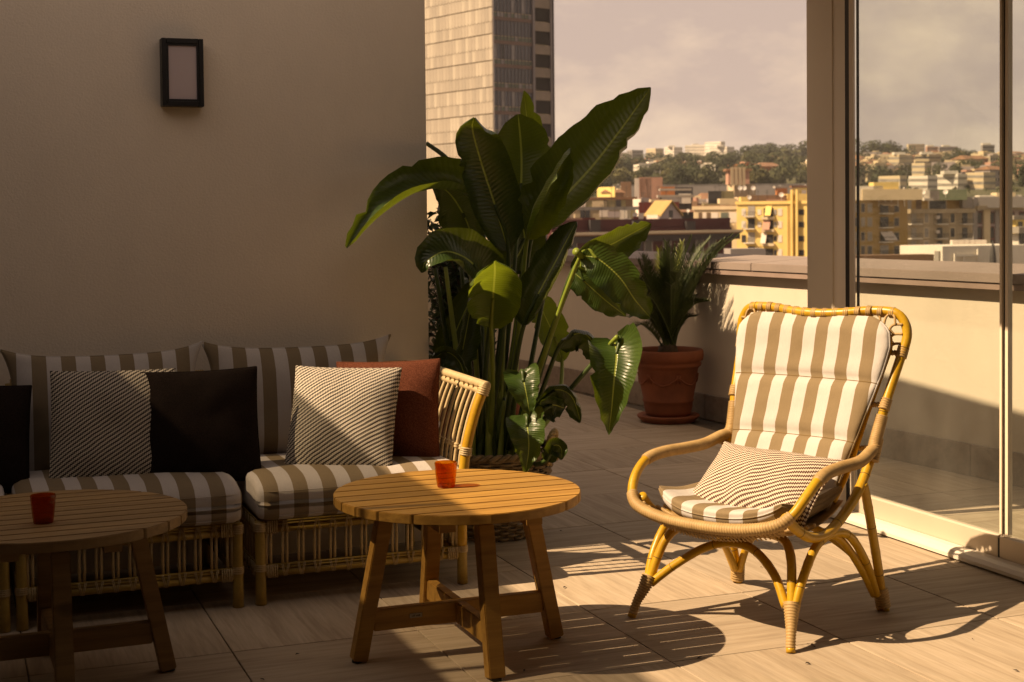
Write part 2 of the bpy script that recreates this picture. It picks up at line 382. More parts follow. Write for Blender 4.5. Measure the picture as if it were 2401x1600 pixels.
# ================================================================== the terrace
TX0, TDX, TY0, TDY = .20, .627, 4.04, .645
fl = MB().box((1.2, 5, -.16), (14, 24, .30)).build('floor', M['grout']); tag(fl, kind='structure')
tile_me = bevelled(MB().box((0, 0, 0), (TDX - .0048, TDY - .0048, .03)).mesh('tile', M['tile']), .0012, 1)
tile_q = bevelled(MB().box((0, 0, 0), (TDY - .0048, TDX - .0048, .03)).mesh('tile_turned', M['tile']), .0012, 1)
for i in range(-4, 9):
    for j in range(-6, 16):
        x = TX0 + (i + .5) * TDX; y = TY0 + (j + .5) * TDY
        if x > 5.25 - (y - 4) * .09 or (y > 6.2 and x < 1.6) or y < 0: continue
        turned = (j % 2) != 0
        link('tile', tile_q if turned else tile_me, fl, (x, y, -.015 + random.uniform(-.0006, .0006)), (0, 0, (pi / 2 if turned else 0) + (pi if random.random() < .5 else 0)))

# the rooftop building on the left: rendered wall, higher block behind, wing with a glass railing outside the picture
WY = 5.98
hb = thing('rooftop_building', (-2, 8, 0), 'cream rendered rooftop building whose shaded wall stands behind the sofa', 'building')
def hp(name, mb, m, sm=False): return mb.build(name, m, hb, sm, (-2, 8, 0))
hp('wall', MB().box((-2.04, 10.5, 1.81), (7.92, 9.04, 3.66)), M['wall'])
hp('upper_block', MB().box((-2.04, 12.15, 4.4), (7.9, 5.6, 1.5)), M['wall'])
hp('wing', MB().box((-3.78, 0, 1.515), (4.46, 11.9, 3.07)), M['soffit'])
for k in range(8):
    y = -5.6 + k * 1.45
    hp('railing_pane', MB().box((-1.57, y + .72, 3.36), (.012, 1.42, .58)), M['rail_glass'])
    hp('railing_post', MB().box((-1.60, y, 3.36), (.04, .03, .62)), M['alu'])

# parapet (turned five degrees against the building)
PA = Vector((4.643, 10.286, 0)); PRZ = radians(5.12)
pw = thing('parapet', PA, 'cream parapet wall with stone coping along the terrace edge', 'wall', rz=PRZ)
MB().box((.27, -2.2, .50), (.50, 17.6, 1.04)).build('wall', M['parapet'], pw)
cop = []
for k in range(6):
    y0 = -11 + k * 2.95; y1 = y0 + 2.947
    mb = MB(); x0, x1 = -.055, .52
    vs = [(x0, y0, 1.030), (x1, y0, 1.030), (x1, y0, 1.108), (x0, y0, 1.080), (x0, y1, 1.030), (x1, y1, 1.030), (x1, y1, 1.108), (x0, y1, 1.080)]
    mb.add(vs, [(0, 1, 2, 3)[::-1], (4, 5, 6, 7), (0, 1, 5, 4), (1, 2, 6, 5), (2, 3, 7, 6), (3, 0, 4, 7)])
    link('coping_slab', bevelled(mb.mesh('coping_slab', M['coping']), .004, 2), pw)
MB().box((-.014, -2.2, 1.0125), (.064, 17.6, .030)).build('coping_trim', M['trim'], pw)
sk = bevelled(MB().box((0, 0, 0), (.016, 1.247, .17)).mesh('skirting_tile', M['skirt']), .003, 1)
for k in range(14): link('skirting_tile', sk, pw, (.012, -10.9 + k * 1.25, .085))
MB().box((-2.6, 3.6, .52), (5.1, .25, 1.04)).build('return_wall', M['parapet'], pw)
MB().box((-2.6, 3.6, 1.07), (5.1, .45, .06)).build('return_coping', M['coping'], pw)

# glass partition on the right
GX = 3.73
gp = thing('glass_partition', (GX + .08, 4.4, 0), 'frameless sliding glass partition with pale aluminium floor track', 'glass wall')
def gpb(name, mb, m, sm=False): return mb.build(name, m, gp, sm, (GX + .08, 4.4, 0))
prof = [(0, .008), (.0, .022), (.012, .036), (.032, .045), (.062, .047), (.062, .008)]
def extr(prof, y0, y1, x0):
    mb = MB(); n = len(prof)
    mb.add([(x0 + a, y0, b) for a, b in prof] + [(x0 + a, y1, b) for a, b in prof], [(i, (i + 1) % n, n + (i + 1) % n, n + i) for i in range(n)] + [tuple(range(n))[::-1], tuple(range(n, 2 * n))])
    return mb
gpb('floor_track', extr(prof, 1.5, 5.69, GX + .004), M['white_alu'])
MUL = 4.595
for (y0, y1) in ((1.5, MUL - .006), (MUL + .006, 5.57)):
    gpb('bottom_rail', extr([(.070, .046), (.070, .128), (.078, .134), (.098, .134), (.098, .046)], y0, y1, GX), M['alu'])
    gpb('pane', MB().box((GX + .084, (y0 + y1) / 2, 1.45), (.010, y1 - y0 - .004, 2.62)), M['glass'])
gpb('joint', MB().box((GX + .076, MUL, .085), (.010, .011, .075)), M['black'])
gpb('mullion', MB().box((GX + .084, MUL - .012, 1.45), (.030, .012, 2.62)).box((GX + .088, MUL - .036, 1.45), (.022, .016, 2.62)), M['pillar_paint'])
gpb('mullion_seal', MB().box((GX + .084, MUL - .023, 1.45), (.012, .005, 2.62)), M['black'])
gpb('side_frame', MB().box((GX + .084, 5.598, 1.40), (.010, .032, 2.70)), M['alu'])
gpb('frame_gasket', MB().box((GX + .084, 5.631, 1.40), (.009, .031, 2.70)), M['black'])
gpb('edge_seal', MB().box((GX + .084, 5.553, 1.45), (.012, .005, 2.60)), M['black'])
pl = MB().box((GX + .088, 5.81, 1.36), (.076, .22, 2.715)).build('pillar', None)
pl.data.materials.append(M['pillar_paint']); bevelled(pl.data, .004, 2)
tag(pl, 'square beige metal pillar at the end of the glass partition', 'pillar')
rf = MB().box((3.6, 4.8, 2.79), (3.0, 2.59, .14)).build('veranda_roof', M['soffit']); rf2 = MB().box((1.6, -1.4, 2.79), (6.3, 9.8, .139)).build('roof_slab', M['soffit']); rf2.parent = rf  # the slab over the camera is added, unseen, to cut sky fill
rf3 = MB().box((1.6, -6.1, 1.36), (6.3, .2, 2.72)).build('back_wall', M['soffit']); rf3.parent = rf; rf4 = MB().box((4.9, -2.35, 1.36), (.15, 7.6, 2.72)).build('side_wall', M['soffit']); rf4.parent = rf  # both walls are added out of view to cut the fill light
tag(rf, 'flat dark veranda roof carried by the beige pillar', 'roof')

# wall lamp
lx, lz = .885, 1.985
wl = thing('wall_lamp', (lx, WY, lz), 'black framed rectangular wall lamp with opal panel on the wall', 'lamp')
W2, H2, Dp = .082, .135, .065
fr = MB()
for sx in (-1, 1): fr.box((sx * (W2 - .009), -Dp / 2, 0), (.018, Dp, 2 * H2))
for sz in (-1, 1): fr.box((0, -Dp / 2, sz * (H2 - .010)), (2 * W2 - .037, Dp - .002, .020))
fr.box((0, -.008, 0), (2 * W2 - .037, .014, 2 * H2 - .041))
link('frame', bevelled(fr.mesh('frame', M['black']), .0015, 1), wl)
ri = MB()
for sx in (-1, 1): ri.box((sx * (W2 - .0225), -Dp + .012, 0), (.008, .016, 2 * H2 - .041))
for sz in (-1, 1): ri.box((0, -Dp + .012, sz * (H2 - .0245)), (2 * W2 - .054, .016, .008))
ri.build('inner_rim', M['black'], wl)
MB().box((0, -Dp + .014, 0), (2 * W2 - .054, .010, 2 * H2 - .057)).build('diffuser', M['opal'], wl)

# ================================================================== cushions
def pillow_mesh(name, w, h, t, mat, n=30, bow=.035, ears=0.0, seed=0, wr=.012):
    mb = MB(); rnd = random.Random(seed); off = Vector((rnd.uniform(0, 50), rnd.uniform(0, 50), seed * 3.1))
    def P(a, b, side):
        x = w / 2 * a * (1 - bow * (1 - b * b) * abs(a)); y = h / 2 * b * (1 - bow * (1 - a * a) * abs(b))
        cz = (max(0, 1 - abs(a) ** 2.4) ** .62) * (max(0, 1 - abs(b) ** 2.4) ** .62)
        c = (abs(a) * abs(b)) ** 6
        x += ears * c * (1 if a > 0 else -1); y += ears * c * (1 if b > 0 else -.2)
        p = Vector((x, y, 0)); ns = noise.noise(p * 7 + off) + .5 * noise.noise(p * 17 + off)
        z = side * (t / 2 * cz + .0035) + ns * wr * (cz ** .5) + ns * ears * .25 * c
        z += noise.noise(p * 4 + off * 2) * .010 * (1 - cz)
        return (x, y, z)
    g = [sin(pi / 2 * (2 * i / n - 1)) for i in range(n + 1)]
    for side in (1, -1):
        b0 = len(mb.v)
        mb.v += [P(a, b, side) for a in g for b in g]
        for i in range(n):
            for j in range(n):
                q = (b0 + i * (n + 1) + j, b0 + (i + 1) * (n + 1) + j, b0 + (i + 1) * (n + 1) + j + 1, b0 + i * (n + 1) + j + 1)
                mb.f.append(q if side > 0 else q[::-1])
    # closing strip and seam cord
    m = (n + 1) ** 2
    edge = [i * (n + 1) for i in range(n + 1)] + [n * (n + 1) + j for j in range(1, n + 1)] + [i * (n + 1) + n for i in range(n - 1, -1, -1)] + [j for j in range(n - 1, 0, -1)]
    for k in range(len(edge)):
        a, b = edge[k], edge[(k + 1) % len(edge)]; mb.f.append((b, a, a + m, b + m))
    loop = [(Vector(mb.v[e]) + Vector(mb.v[e + m])) / 2 for e in edge]
    me = mb.mesh(name, mat, True)
    return me, loop
def frame_from(center, xdir, zdir):
    x = Vector(xdir).normalized(); z = Vector(zdir); z = (z - x * z.dot(x)).normalized(); y = z.cross(x)
    return Matrix(((x.x, y.x, z.x, center[0]), (x.y, y.y, z.y, center[1]), (x.z, y.z, z.z, center[2]), (0, 0, 0, 1)))
def pillow(label, center, w, h, t, mat, lean=18, yaw=0, roll=0, group='scatter cushions on the sofa', cord=None, name='scatter_cushion', **kw):
    """stands on edge: local x to the right, y up the cushion, z out of its face; leans back by `lean` degrees."""
    me, loop = pillow_mesh('cover', w, h, t, mat, **kw)
    L, Yw, Rl = radians(lean), radians(yaw), radians(roll)
    R = Matrix.Rotation(Yw, 4, 'Z') @ Matrix.Rotation(pi / 2 - L, 4, 'X') @ Matrix.Rotation(Rl, 4, 'Z')
    o = link(name, me); o.matrix_world = Matrix.Translation(center) @ R
    tag(o, label, 'cushion', group)
    MB().tube(loop, .0042, 6, closed=True).build('seam', cord or mat, o, True)
    return o
def block_cushion(name, hx, hy, hz, r, mat, puff=.012, n=22):
    bm = bmesh.new(); bmesh.ops.create_cube(bm, size=2)
    bmesh.ops.subdivide_edges(bm, edges=bm.edges[:], cuts=n, use_grid_fill=True)
    for v in bm.verts:
        p = Vector((v.co.x * hx, v.co.y * hy, v.co.z * hz))
        q = Vector((max(-hx + r, min(hx - r, p.x)), max(-hy + r, min(hy - r, p.y)), max(-hz + r, min(hz - r, p.z))))
        d = p - q
        if d.length > 1e-9: p = q + d.normalized() * r
        k = max(0, 1 - (p.x / hx) ** 4) * max(0, 1 - (p.y / hy) ** 4)
        if p.z > 0: p.z += puff * k
        e = max(0, 1 - (p.x / hx) ** 4) * max(0, 1 - (p.z / hz) ** 4)
        if p.z > 0: p.z -= .034 * max(0, (-p.y - (hy - .15)) / .15) ** 2
        if p.y < 0: p.y -= puff * .6 * e
        p += Vector((0, 0, 1)) * noise.noise(p * 9 + Vector((hx * 50, 0, 0))) * .004
        v.co = p
    me = bpy.data.meshes.new(name); bm.to_mesh(me); bm.free(); me.materials.append(mat)
    me.polygons.foreach_set('use_smooth', [True] * len(me.polygons)); return me

# ================================================================== sofa
SF = 5.22                                       # front feet line
def sofa_module(x0, x1, label, arm=False):
    cx = (x0 + x1) / 2; t = thing('sofa_module', (cx, 5.55, 0), label, 'sofa', 'modules of the cane sofa')
    def pt(name, mb, m, sm=True): return mb.build(name, m, t, sm, (cx, 5.55, 0))
    xs = (x0 + .022, x1 - .022); ys = (SF, 5.90)
    for x in xs:
        for y in ys:
            top = .305 if y == SF else .775
            l = pt('leg', MB().tube([(x, y, .002), (x, y, .07), (x, y, .16), (x, y, .22), (x, y, top)], [.0205, .0195, .019, .019, .0185], 12), M['bamboo_old'])
            bn = MB()
            for z, n in ((.135, 4), (.283, 5)): binding(bn, (x, y, z), (0, 0, 1), .0235, n, .0065)
            bn.build('binding', M['peel'], l, True, (cx, 5.55, 0))['kind'] = 'stuff'
    def panel(a, b, zb, zt, n, r=.0056):
        """lattice between two rails: pairs of thin canes, crossed lashings"""
        a = Vector(a); b = Vector(b); d = (b - a).normalized(); nrm = Vector((d.y, -d.x, 0))
        Lh = (b - a).length
        for z, nm in ((zb, 'bottom_rail'), (zt, 'top_rail')):
            mb = MB()
            mb.tube([a + Vector((0, 0, z - .013)), b + Vector((0, 0, z - .013))], .0135, 10)
            for k in (0, 1): mb.tube([a + Vector((0, 0, z + .006 + k * .010)) + nrm * .006, b + Vector((0, 0, z + .006 + k * .010)) + nrm * .006], .005, 6)
            rail = pt(nm, mb, M['bamboo_old'])
            lash = MB()
            for k in range(n):
                c = a + d * (Lh * (k + .5) / n) + nrm * .013
                for sx in (-1, 1):
                    for o in (-.0025, .0025):
                        s0 = c + d * (sx * .012 + o) + Vector((0, 0, z + (.018 if nm == 'bottom_rail' else -.026)))
                        s1 = c + d * (sx * .002 + o) + Vector((0, 0, z + (-.026 if nm == 'bottom_rail' else .018)))
                        lash.tube([s0, s1], .0017, 5)
            for e in (0, 1):
                for k in range(5):
                    c = (a + d * (.026 + k * .008)) if e == 0 else (b - d * (.026 + k * .008))
                    lash.tube([c + nrm * .014 + Vector((0, 0, z + .019)), c + nrm * .015 + Vector((0, 0, z - .027))], .0028, 5)
            lash.build('lashing', M['peel'], rail, True, (cx, 5.55, 0))['kind'] = 'stuff'
        for k in range(n):
            c = a + d * (Lh * (k + .5) / n)
            mb = MB()
            for o in (-.0075, .0075): mb.tube([c + d * o + Vector((0, 0, zb)), c + d * (o * 1.15) + Vector((0, 0, (zb + zt) / 2)), c + d * o + Vector((0, 0, zt))], r, 6)
            pt('spindle', mb, M['peel'])
    n = 13
    panel((xs[0], SF, 0), (xs[1], SF, 0), .126, .286, n)
    panel((xs[1], SF + .02, 0), (xs[1], 5.88, 0), .126, .286, 12)
    panel((xs[0], 5.88, 0), (xs[0], SF + .02, 0), .126, .286, 12)
    panel((xs[1], 5.90, 0), (xs[0], 5.90, 0), .32, .755, 9)
    pt('back_panel', MB().box((cx, 5.872, .44), (x1 - x0 - .09, .012, .60)), M['dark'], False)  # dark sheet added to stand in for deep shade behind the spindles
    pt('seat_deck', MB().box((cx, 5.555, .297), (x1 - x0 - .075, .62, .018)), M['bamboo_old'], False)
    bk = MB(); wrapped(bk, [Vector((xs[0], 5.90, .775)), Vector((xs[1], 5.90, .775))], .019, .008); pt('back_rail', bk, M['wrap'])
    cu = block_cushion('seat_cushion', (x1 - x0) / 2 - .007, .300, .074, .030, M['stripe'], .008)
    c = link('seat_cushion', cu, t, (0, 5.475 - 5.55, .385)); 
    for z in (.030, -.058):
        L = [Vector((sx, -.302 if abs(sx) < (x1 - x0) / 2 - .05 else -.292, z)) for sx in [(-1 + 2 * k / 12) * ((x1 - x0) / 2 - .03) for k in range(13)]]
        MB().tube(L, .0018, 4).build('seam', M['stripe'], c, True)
    if arm:
        ax = x1 - .022
        def curve(y, top=.748): return spline([(ax, y, .14), (ax + .002, y, .30), (ax + .012, y, .45), (ax + .030, y, .55), (ax + .062, y, .66), (ax + .098, y, top)], 6)
        pst = pt('arm_post', MB().tube(curve(SF), .0195, 12), M['bamboo'])
        b2 = MB(); binding(b2, (ax + .020, SF, .505), (.15, 0, 1), .0245, 4, .008); binding(b2, (ax + .094, SF, .735), (.35, 0, 1), .0255, 5, .008); b2.build('binding', M['peel'], pst, True, (cx, 5.55, 0))['kind'] = 'stuff'
        for k in range(9):
            y = SF + .055 + k * .056
            sp = pt('arm_spindle', MB().tube(curve(y), .0072, 8), M['peel'])
            kn = MB(); binding(kn, (ax + .021, y, .512), (.15, 0, 1), .0115, 2, .010); kn.build('knot', M['peel'], sp, True, (cx, 5.55, 0))
        rl = MB(); a = Vector((ax + .100, SF - .02, .752)); b = Vector((ax + .100, SF + .58, .757))
        wrapped(rl, [a, b], .0185, .0105, 10, .2); wrapped(rl, [a + Vector((-.008, .01, -.024)), b + Vector((-.008, 0, -.024))], .014, .0105, 10, .2)
        rail = pt('arm_rail', rl, M['peel'])
        ho = MB()
        for k in range(9):
            y = SF + .028 + k * .056; ho.box((ax + .082, y, .742), (.003, .010, .016))
        ho.build('rail_eyelets', M['joint'], rail, False, (cx, 5.55, 0))['kind'] = 'stuff'
    return t
sofa_module(-.60, .172, 'left sofa module, mostly outside the picture behind the weathered table')
sofa_module(.185, .968, 'middle sofa module in shade behind the weathered round table')
sofa_module(1.006, 1.822, 'right sofa module with a tall curved cane arm', arm=True)

# back cushions with pointed ears, then the scatter cushions
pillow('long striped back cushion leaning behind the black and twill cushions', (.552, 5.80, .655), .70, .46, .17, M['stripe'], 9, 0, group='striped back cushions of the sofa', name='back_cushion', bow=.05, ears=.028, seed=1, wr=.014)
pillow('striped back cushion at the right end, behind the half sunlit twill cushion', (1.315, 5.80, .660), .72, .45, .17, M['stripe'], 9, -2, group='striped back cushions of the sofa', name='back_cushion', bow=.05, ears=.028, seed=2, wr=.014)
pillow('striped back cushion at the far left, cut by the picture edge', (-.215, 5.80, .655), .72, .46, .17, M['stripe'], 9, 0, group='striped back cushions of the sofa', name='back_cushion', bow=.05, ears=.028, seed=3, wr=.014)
pillow('black cushion at the far left edge of the picture', (.055, 5.60, .615), .42, .40, .13, M['dark'], 20, 6, -5, seed=4)
pillow('shaded twill cushion between the two black cushions', (.555, 5.56, .632), .45, .43, .13, M['twill'], 19, -6, -1, seed=5)
pillow('black cushion in the middle of the sofa', (.862, 5.50, .622), .44, .43, .13, M['dark'], 17, -8, 1, seed=6)
pillow('twill cushion half lit by the sun at the right end of the sofa', (1.400, 5.45, .622), .415, .43, .14, M['twill'], 27, -27, -1, seed=7)
pillow('rust red cushion behind the sunlit twill cushion by the cane arm', (1.605, 5.54, .612), .42, .44, .13, M['rust'], 13, -30, 2, seed=8)

# ================================================================== tables
def round_table(cx, cy, h, r, m, label, nplanks=9, rz=0, plate=False):
    t = thing('coffee_table', (cx, cy, 0), label, 'coffee table', 'round slatted coffee tables', rz)
    th = .030; w = 2 * r / nplanks
    for k in range(nplanks):
        y0, y1 = -r + k * w + .0027, -r + (k + 1) * w - .0027
        if k == 0: y0 = -r + 1e-3
        if k == nplanks - 1: y1 = r - 1e-3
        ys = [y0 + (y1 - y0) * i / 8 for i in range(9)]
        outl = [(sqrt(max(0, r * r - y * y)), y) for y in ys] + [(-sqrt(max(0, r * r - y * y)), y) for y in reversed(ys)]
        n = len(outl); mb = MB()
        mb.add([(a, b, h - th) for a, b in outl] + [(a, b, h) for a, b in outl], [tuple(range(n))[::-1], tuple(range(n, 2 * n))] + [(i, (i + 1) % n, n + (i + 1) % n, n + i) for i in range(n)])
        link('plank', bevelled(mb.mesh('plank', m), .0022, 2), t)
    up = MB()
    for sx in (-1, 1): up.box((sx * .14, 0, h - th - .0165), (.05, 2 * r * .80, .031))
    up.build('batten', m, t)
    R0, R1, lw = .335, .245, .052
    for k in range(4):
        a = k * pi / 2; d = Vector((cos(a), sin(a), 0)); s = Vector((-sin(a), cos(a), 0))
        A = d * R0 + Vector((0, 0, .006)); B = d * R1 + Vector((0, 0, h - th - .033))
        mb = MB().bar(A, B, lw, lw * .92, d)
        # flat foot
        l = link('leg', bevelled(mb.mesh('leg', m), .003, 2), t)
        MB().lathe([(0, 0), (.018, 0), (.018, .008), (0, .008)], 12, d * (R0 + .004) + Vector((0, 0, -.0005))).build('glide', M['black'], l)
    zs = .128
    link('stretcher', bevelled(MB().box((0, 0, zs), (2 * .288, .034, .068)).mesh('stretcher', m), .003, 2), t)
    for sy in (-1, 1): link('stretcher', bevelled(MB().box((0, sy * .1535, zs), (.034, .270, .068)).mesh('stretcher', m), .003, 2), t)
    if plate:
        p = link('nameplate', bevelled(MB().box((-.150, -.0185, zs + .004), (.042, .002, .015)).mesh('nameplate', M['plate']), .0008, 1), t)
        rnd = random.Random(3); dm = MB(); x = -.163
        for k in range(9):
            hgt = rnd.choice((.0035, .005, .006)); wd = rnd.uniform(.0014, .0024); dm.box((x, -.0198, zs + .003 + hgt / 2 - .002), (wd, .0006, hgt)); x += wd + (.0036 if k == 3 else .0010)
        dm.build('lettering', M['black'], p)['kind'] = 'stuff'
    return t
TR = (1.512, 4.425)
round_table(TR[0], TR[1], .517, .397, M['teak'], 'golden teak round table half in the sun', 9, 0, True)
TL = (.272, 4.565)
round_table(TL[0], TL[1], .517, .397, M['old_teak'], 'weathered grey brown round table in the shade at the left edge', 11, .02)
def tumbler(x, y, z, label, swirl=False, h=.082, rt=.0365, rb=.0285):
    t = thing('tumbler', (x, y, z), label, 'glass tumbler', 'amber tumblers on the tables'); mb = MB(); n = 72
    prof_o = [(rb * .96, .0), (rb, .004), (rb + (rt - rb) * .30, h * .25), (rb + (rt - rb) * .62, h * .55), (rt, h * .97), (rt - .001, h)]
    prof_i = [(rt - .0025, h), (rt - .003, h * .95), (rb + (rt - rb) * .5 - .003, h * .5), (rb - .003, .012), (.001, .010)]
    for prof, rib in ((prof_o, .0009), (prof_i, 0)):
        b = len(mb.v)
        for (r, zz) in prof:
            for k in range(n):
                a = 2 * pi * k / n
                if swirl: rr = r + rib * 1.4 * noise.noise(Vector((cos(a) * 4, sin(a) * 4, zz * 90)))
                else: rr = r + rib * cos(24 * a) * (1 if .003 < zz < h * .98 else 0)
                mb.v.append((rr * cos(a), rr * sin(a), zz))
        for i in range(len(prof) - 1):
            for k in range(n): mb.f.append((b + i * n + k, b + i * n + (k + 1) % n, b + (i + 1) * n + (k + 1) % n, b + (i + 1) * n + k))
    gm = M['amber_dark' if swirl else 'amber']; mb.build('glass_wall', gm, t, True)
    MB().lathe([(0, .001), (rb * .95, .001), (rb * .95, .009), (0, .009)], 32).build('glass_base', gm, t)
c = atZ(1046, 1142, .517); tumbler(c.x, c.y, .5172, 'ribbed amber tumbler on the golden table, at the edge of the sunlight')
c = atZ(102, 1226, .517); tumbler(c.x, c.y, .5172, 'patterned dark amber tumbler on the weathered table in the shade', True)

# ================================================================== cane armchair
AC = Vector((2.617, 4.404, 0)); arz = atan2(-.449, -.8935) - pi / 2       # local +Y is the front, local -X the side nearest the camera's right
ch = thing('armchair', AC, 'yellow cane armchair with striped cushions standing in the sun', 'armchair', rz=arz)
def U(u, v, z): return Vector((-u, v, z))       # u: towards the viewer's right, v: towards the front
def cp(name, mb, m, parent=None, sm=True): return mb.build(name, m, parent or ch, sm)
RP = .0165
def jointed(pts, r=RP, every=.17, n=12):
    """cane pole with slightly swollen nodes"""
    P = resample(spline(pts, 10), .012); rs = []
    for i in range(len(P)):
        d = (i * .012) % every; rs.append(r * (1.05 if d < .013 else 1.0))
    return P, MB().tube(P, rs, n)
def nodes_on(P, parent, r=RP, every=.19):
    mb = MB()
    for i in range(8, len(P) - 8, int(every / .012)):
        t = (P[i + 1] - P[i]).normalized(); mb.tube([P[i] - t * .0012, P[i] + t * .0012], r * 1.045, 12)
    if mb.v: cp('node', mb, M['joint'], parent)['kind'] = 'stuff'
side = [(.285, .300, .425), (.296, .235, .372), (.300, .150, .337), (.300, .03, .345), (.298, -.145, .440), (.295, -.268, .580), (.312, -.320, .730), (.330, -.385, .870), (.345, -.415, .955), (.334, -.420, 1.010), (.295, -.417, 1.043)]
top = [(.200, -.408, 1.046), (.10, -.385, 1.036), (0, -.375, 1.032)]
path = [U(*p) for p in side + top]; path += [U(-p[0], p[1], p[2]) for p in reversed((side + top)[:-1])]
P, mb = jointed(path, .0170); bf = cp('back_frame', mb, M['bamboo']); nodes_on(P, bf, .0170, .24)
bd = MB()
SP = resample(spline([U(*p) for p in side + top], 10), .01)
for s in (1, -1):
    for (u, v, z) in ((.335, -.400, .905), (.312, -.318, .728), (.296, -.268, .580)):
        p = U(u * s, v, z); binding(bd, p, U(.06 * s, -.42, .85), .0215, 5, .0085)
        q = p + U(-.055 * s, .02, -.005) - U(0, 0, 0); binding(bd, (p + q) / 2, q - p, .010, 6, .009)
for k in range(15):
    u = -.29 + k * .58 / 14; a = abs(u); z = 1.032 + .0145 * min(1, (a / .2) ** 2) if a < .2 else 1.046 - .004 * (a - .2) / .09
    v = -.375 - .042 * min(1, (a / .28)) ** 1.3
    binding(bd, U(u, v, z), U(1, 0, 0), .0205, 3, .007)
cp('binding', bd, M['wrap'], bf)['kind'] = 'stuff'
# small hoops under the top rail and the inner frame that carries the back cushion
inner = [(.215, -.13, .40), (.232, -.20, .50), (.255, -.285, .68), (.285, -.355, .85), (.296, -.385, .93), (.270, -.395, .985), (.20, -.392, 1.005), (0, -.365, 1.0)]
ip = [U(*p) for p in inner]; ip += [U(-p[0], p[1], p[2]) for p in reversed(inner[:-1])]
cp('inner_frame', MB().tube(spline(ip, 8), .010, 10), M['bamboo'])
ho = MB()
for k in range(11):
    u = -.29 + k * .058
    z0 = 1.028 - (.012 if abs(u) < .2 else 0)
    ho.tube(spline([U(u - .022, -.392, z0 - .030), U(u - .016, -.400, z0 + .0), U(u, -.404, z0 + .010), U(u + .016, -.400, z0), U(u + .022, -.392, z0 - .030)], 5), .0048, 6)
for s in (1, -1):
    for k in range(3):
        z = .985 - k * .034; ho.tube(spline([U(s * .335, -.405, z + .018), U(s * .305, -.398, z + .016), U(s * .292, -.392, z), U(s * .305, -.396, z - .018)], 5), .0048, 6)
cp('hoops', ho, M['wrap'])['kind'] = 'stuff'
# back panel of vertical canes behind the cushion
for k in range(9):
    u = -.20 + k * .05; f = 1 + .32 * 1
    cp('back_spindle', MB().tube(spline([U(u * .95, -.10, .375), U(u, -.20, .50), U(u * 1.14, -.29, .68), U(u * 1.3, -.36, .86), U(u * 1.36, -.385, .99)], 5), .0055, 6), M['bamboo'])
# arm loops: bare cane in front, wound with cane along the top and across the front of the seat
armp = [(.296, -.275, .572), (.306, -.225, .572), (.318, -.13, .552), (.322, -.01, .550), (.334, .11, .549), (.344, .195, .533), (.340, .262, .490), (.318, .312, .436), (.268, .345, .400), (.15, .368, .378), (0, .376, .372)]
loop = [U(*p) for p in armp]; loop += [U(-p[0], p[1], p[2]) for p in reversed(armp[:-1])]
LP = resample(spline(loop, 12), .008)
cp('arm_loop', MB().tube(LP, .0168, 12), M['bamboo'])
def cut(f): return [p for p in LP if f(p)]
wr = MB()
for s in (1, -1):
    wrapped(wr, cut(lambda p: -p.x * s > 0 and p.y < .205 and p.z > .50), .0215, .0085, 12, .15)
wrapped(wr, cut(lambda p: p.z < .437), .0208, .0095, 12, .18)
cp('winding', wr, M['wrap'])['kind'] = 'stuff'
for s in (1, -1):
    bb = MB()
    for k in range(6): binding(bb, U(s * (.296 + .003 * k), -.290 + .012 * k, .606 - .012 * k), U(0, -.45, .9), .0225, 2, .007)
    wrapped(bb, [U(s * .306, -.307, .690), U(s * .297, -.276, .605), U(s * .298, -.258, .570)], .0225, .0065, 10, .12)
    cp('arm_binding', bb, M['wrap'])['kind'] = 'stuff'
# seat: curved canes from the front rail down and up to the back, woven band under the rail
for k in range(17):
    u = -.264 + k * .033; e = (u / .30) ** 2
    zf = .372 + .048 * e; vf = .376 - .07 * e
    cp('seat_cane', MB().tube(spline([U(u, vf, zf), U(u * .96, vf - .045, zf - .035), U(u * .92, .20, .322 + .035 * e), U(u * .9, .05, .318 + .035 * e), U(u * .88, -.08, .345 + .03 * e), U(u * .86, -.16, .40)], 5), .0062, 6), M['wrap'])
pan = MB(); nu, nv = 18, 14
for i in range(nu + 1):
    u = -.275 + i * .55 / nu; e = (u / .30) ** 2
    prf = spline([U(u, .366 - .07 * e, .362 + .048 * e), U(u * .96, .322 - .07 * e, .330 + .048 * e), U(u * .92, .20, .328 + .035 * e), U(u * .9, .05, .325 + .035 * e), U(u * .88, -.08, .352 + .03 * e), U(u * .86, -.16, .405)], 4)[:nv + 7]
    npf = len(prf); pan.v += [tuple(p) for p in prf]
for i in range(nu):
    for j in range(npf - 1): a = i * npf + j; pan.f.append((a, a + 1, a + npf + 1, a + npf))
cp('seat_base', pan, M['wrap'])
sw = MB()
for k in range(5):
    v = .30 - k * .045
    zz = (.338, .326, .320, .317, .317)[k]
    wrapped(sw, spline([U(-.29, v, zz + .055), U(-.15, v, zz + .012), U(0, v, zz), U(.15, v, zz + .012), U(.29, v, zz + .055)], 6), .0075, .007, 8, .2)
cp('seat_weave', sw, M['wrap'])['kind'] = 'stuff'
zg = MB()
for k in range(40):
    u = -.26 + k * .52 / 39; e = (u / .30) ** 2; zf = .362 + .048 * e; vf = .372 - .07 * e
    for s in (-1, 1): zg.tube([U(u, vf - .004, zf - .010), U(u + s * .012, vf - .035, zf - .040)], .0026, 5)
cp('lattice_weave', zg, M['wrap'])['kind'] = 'stuff'
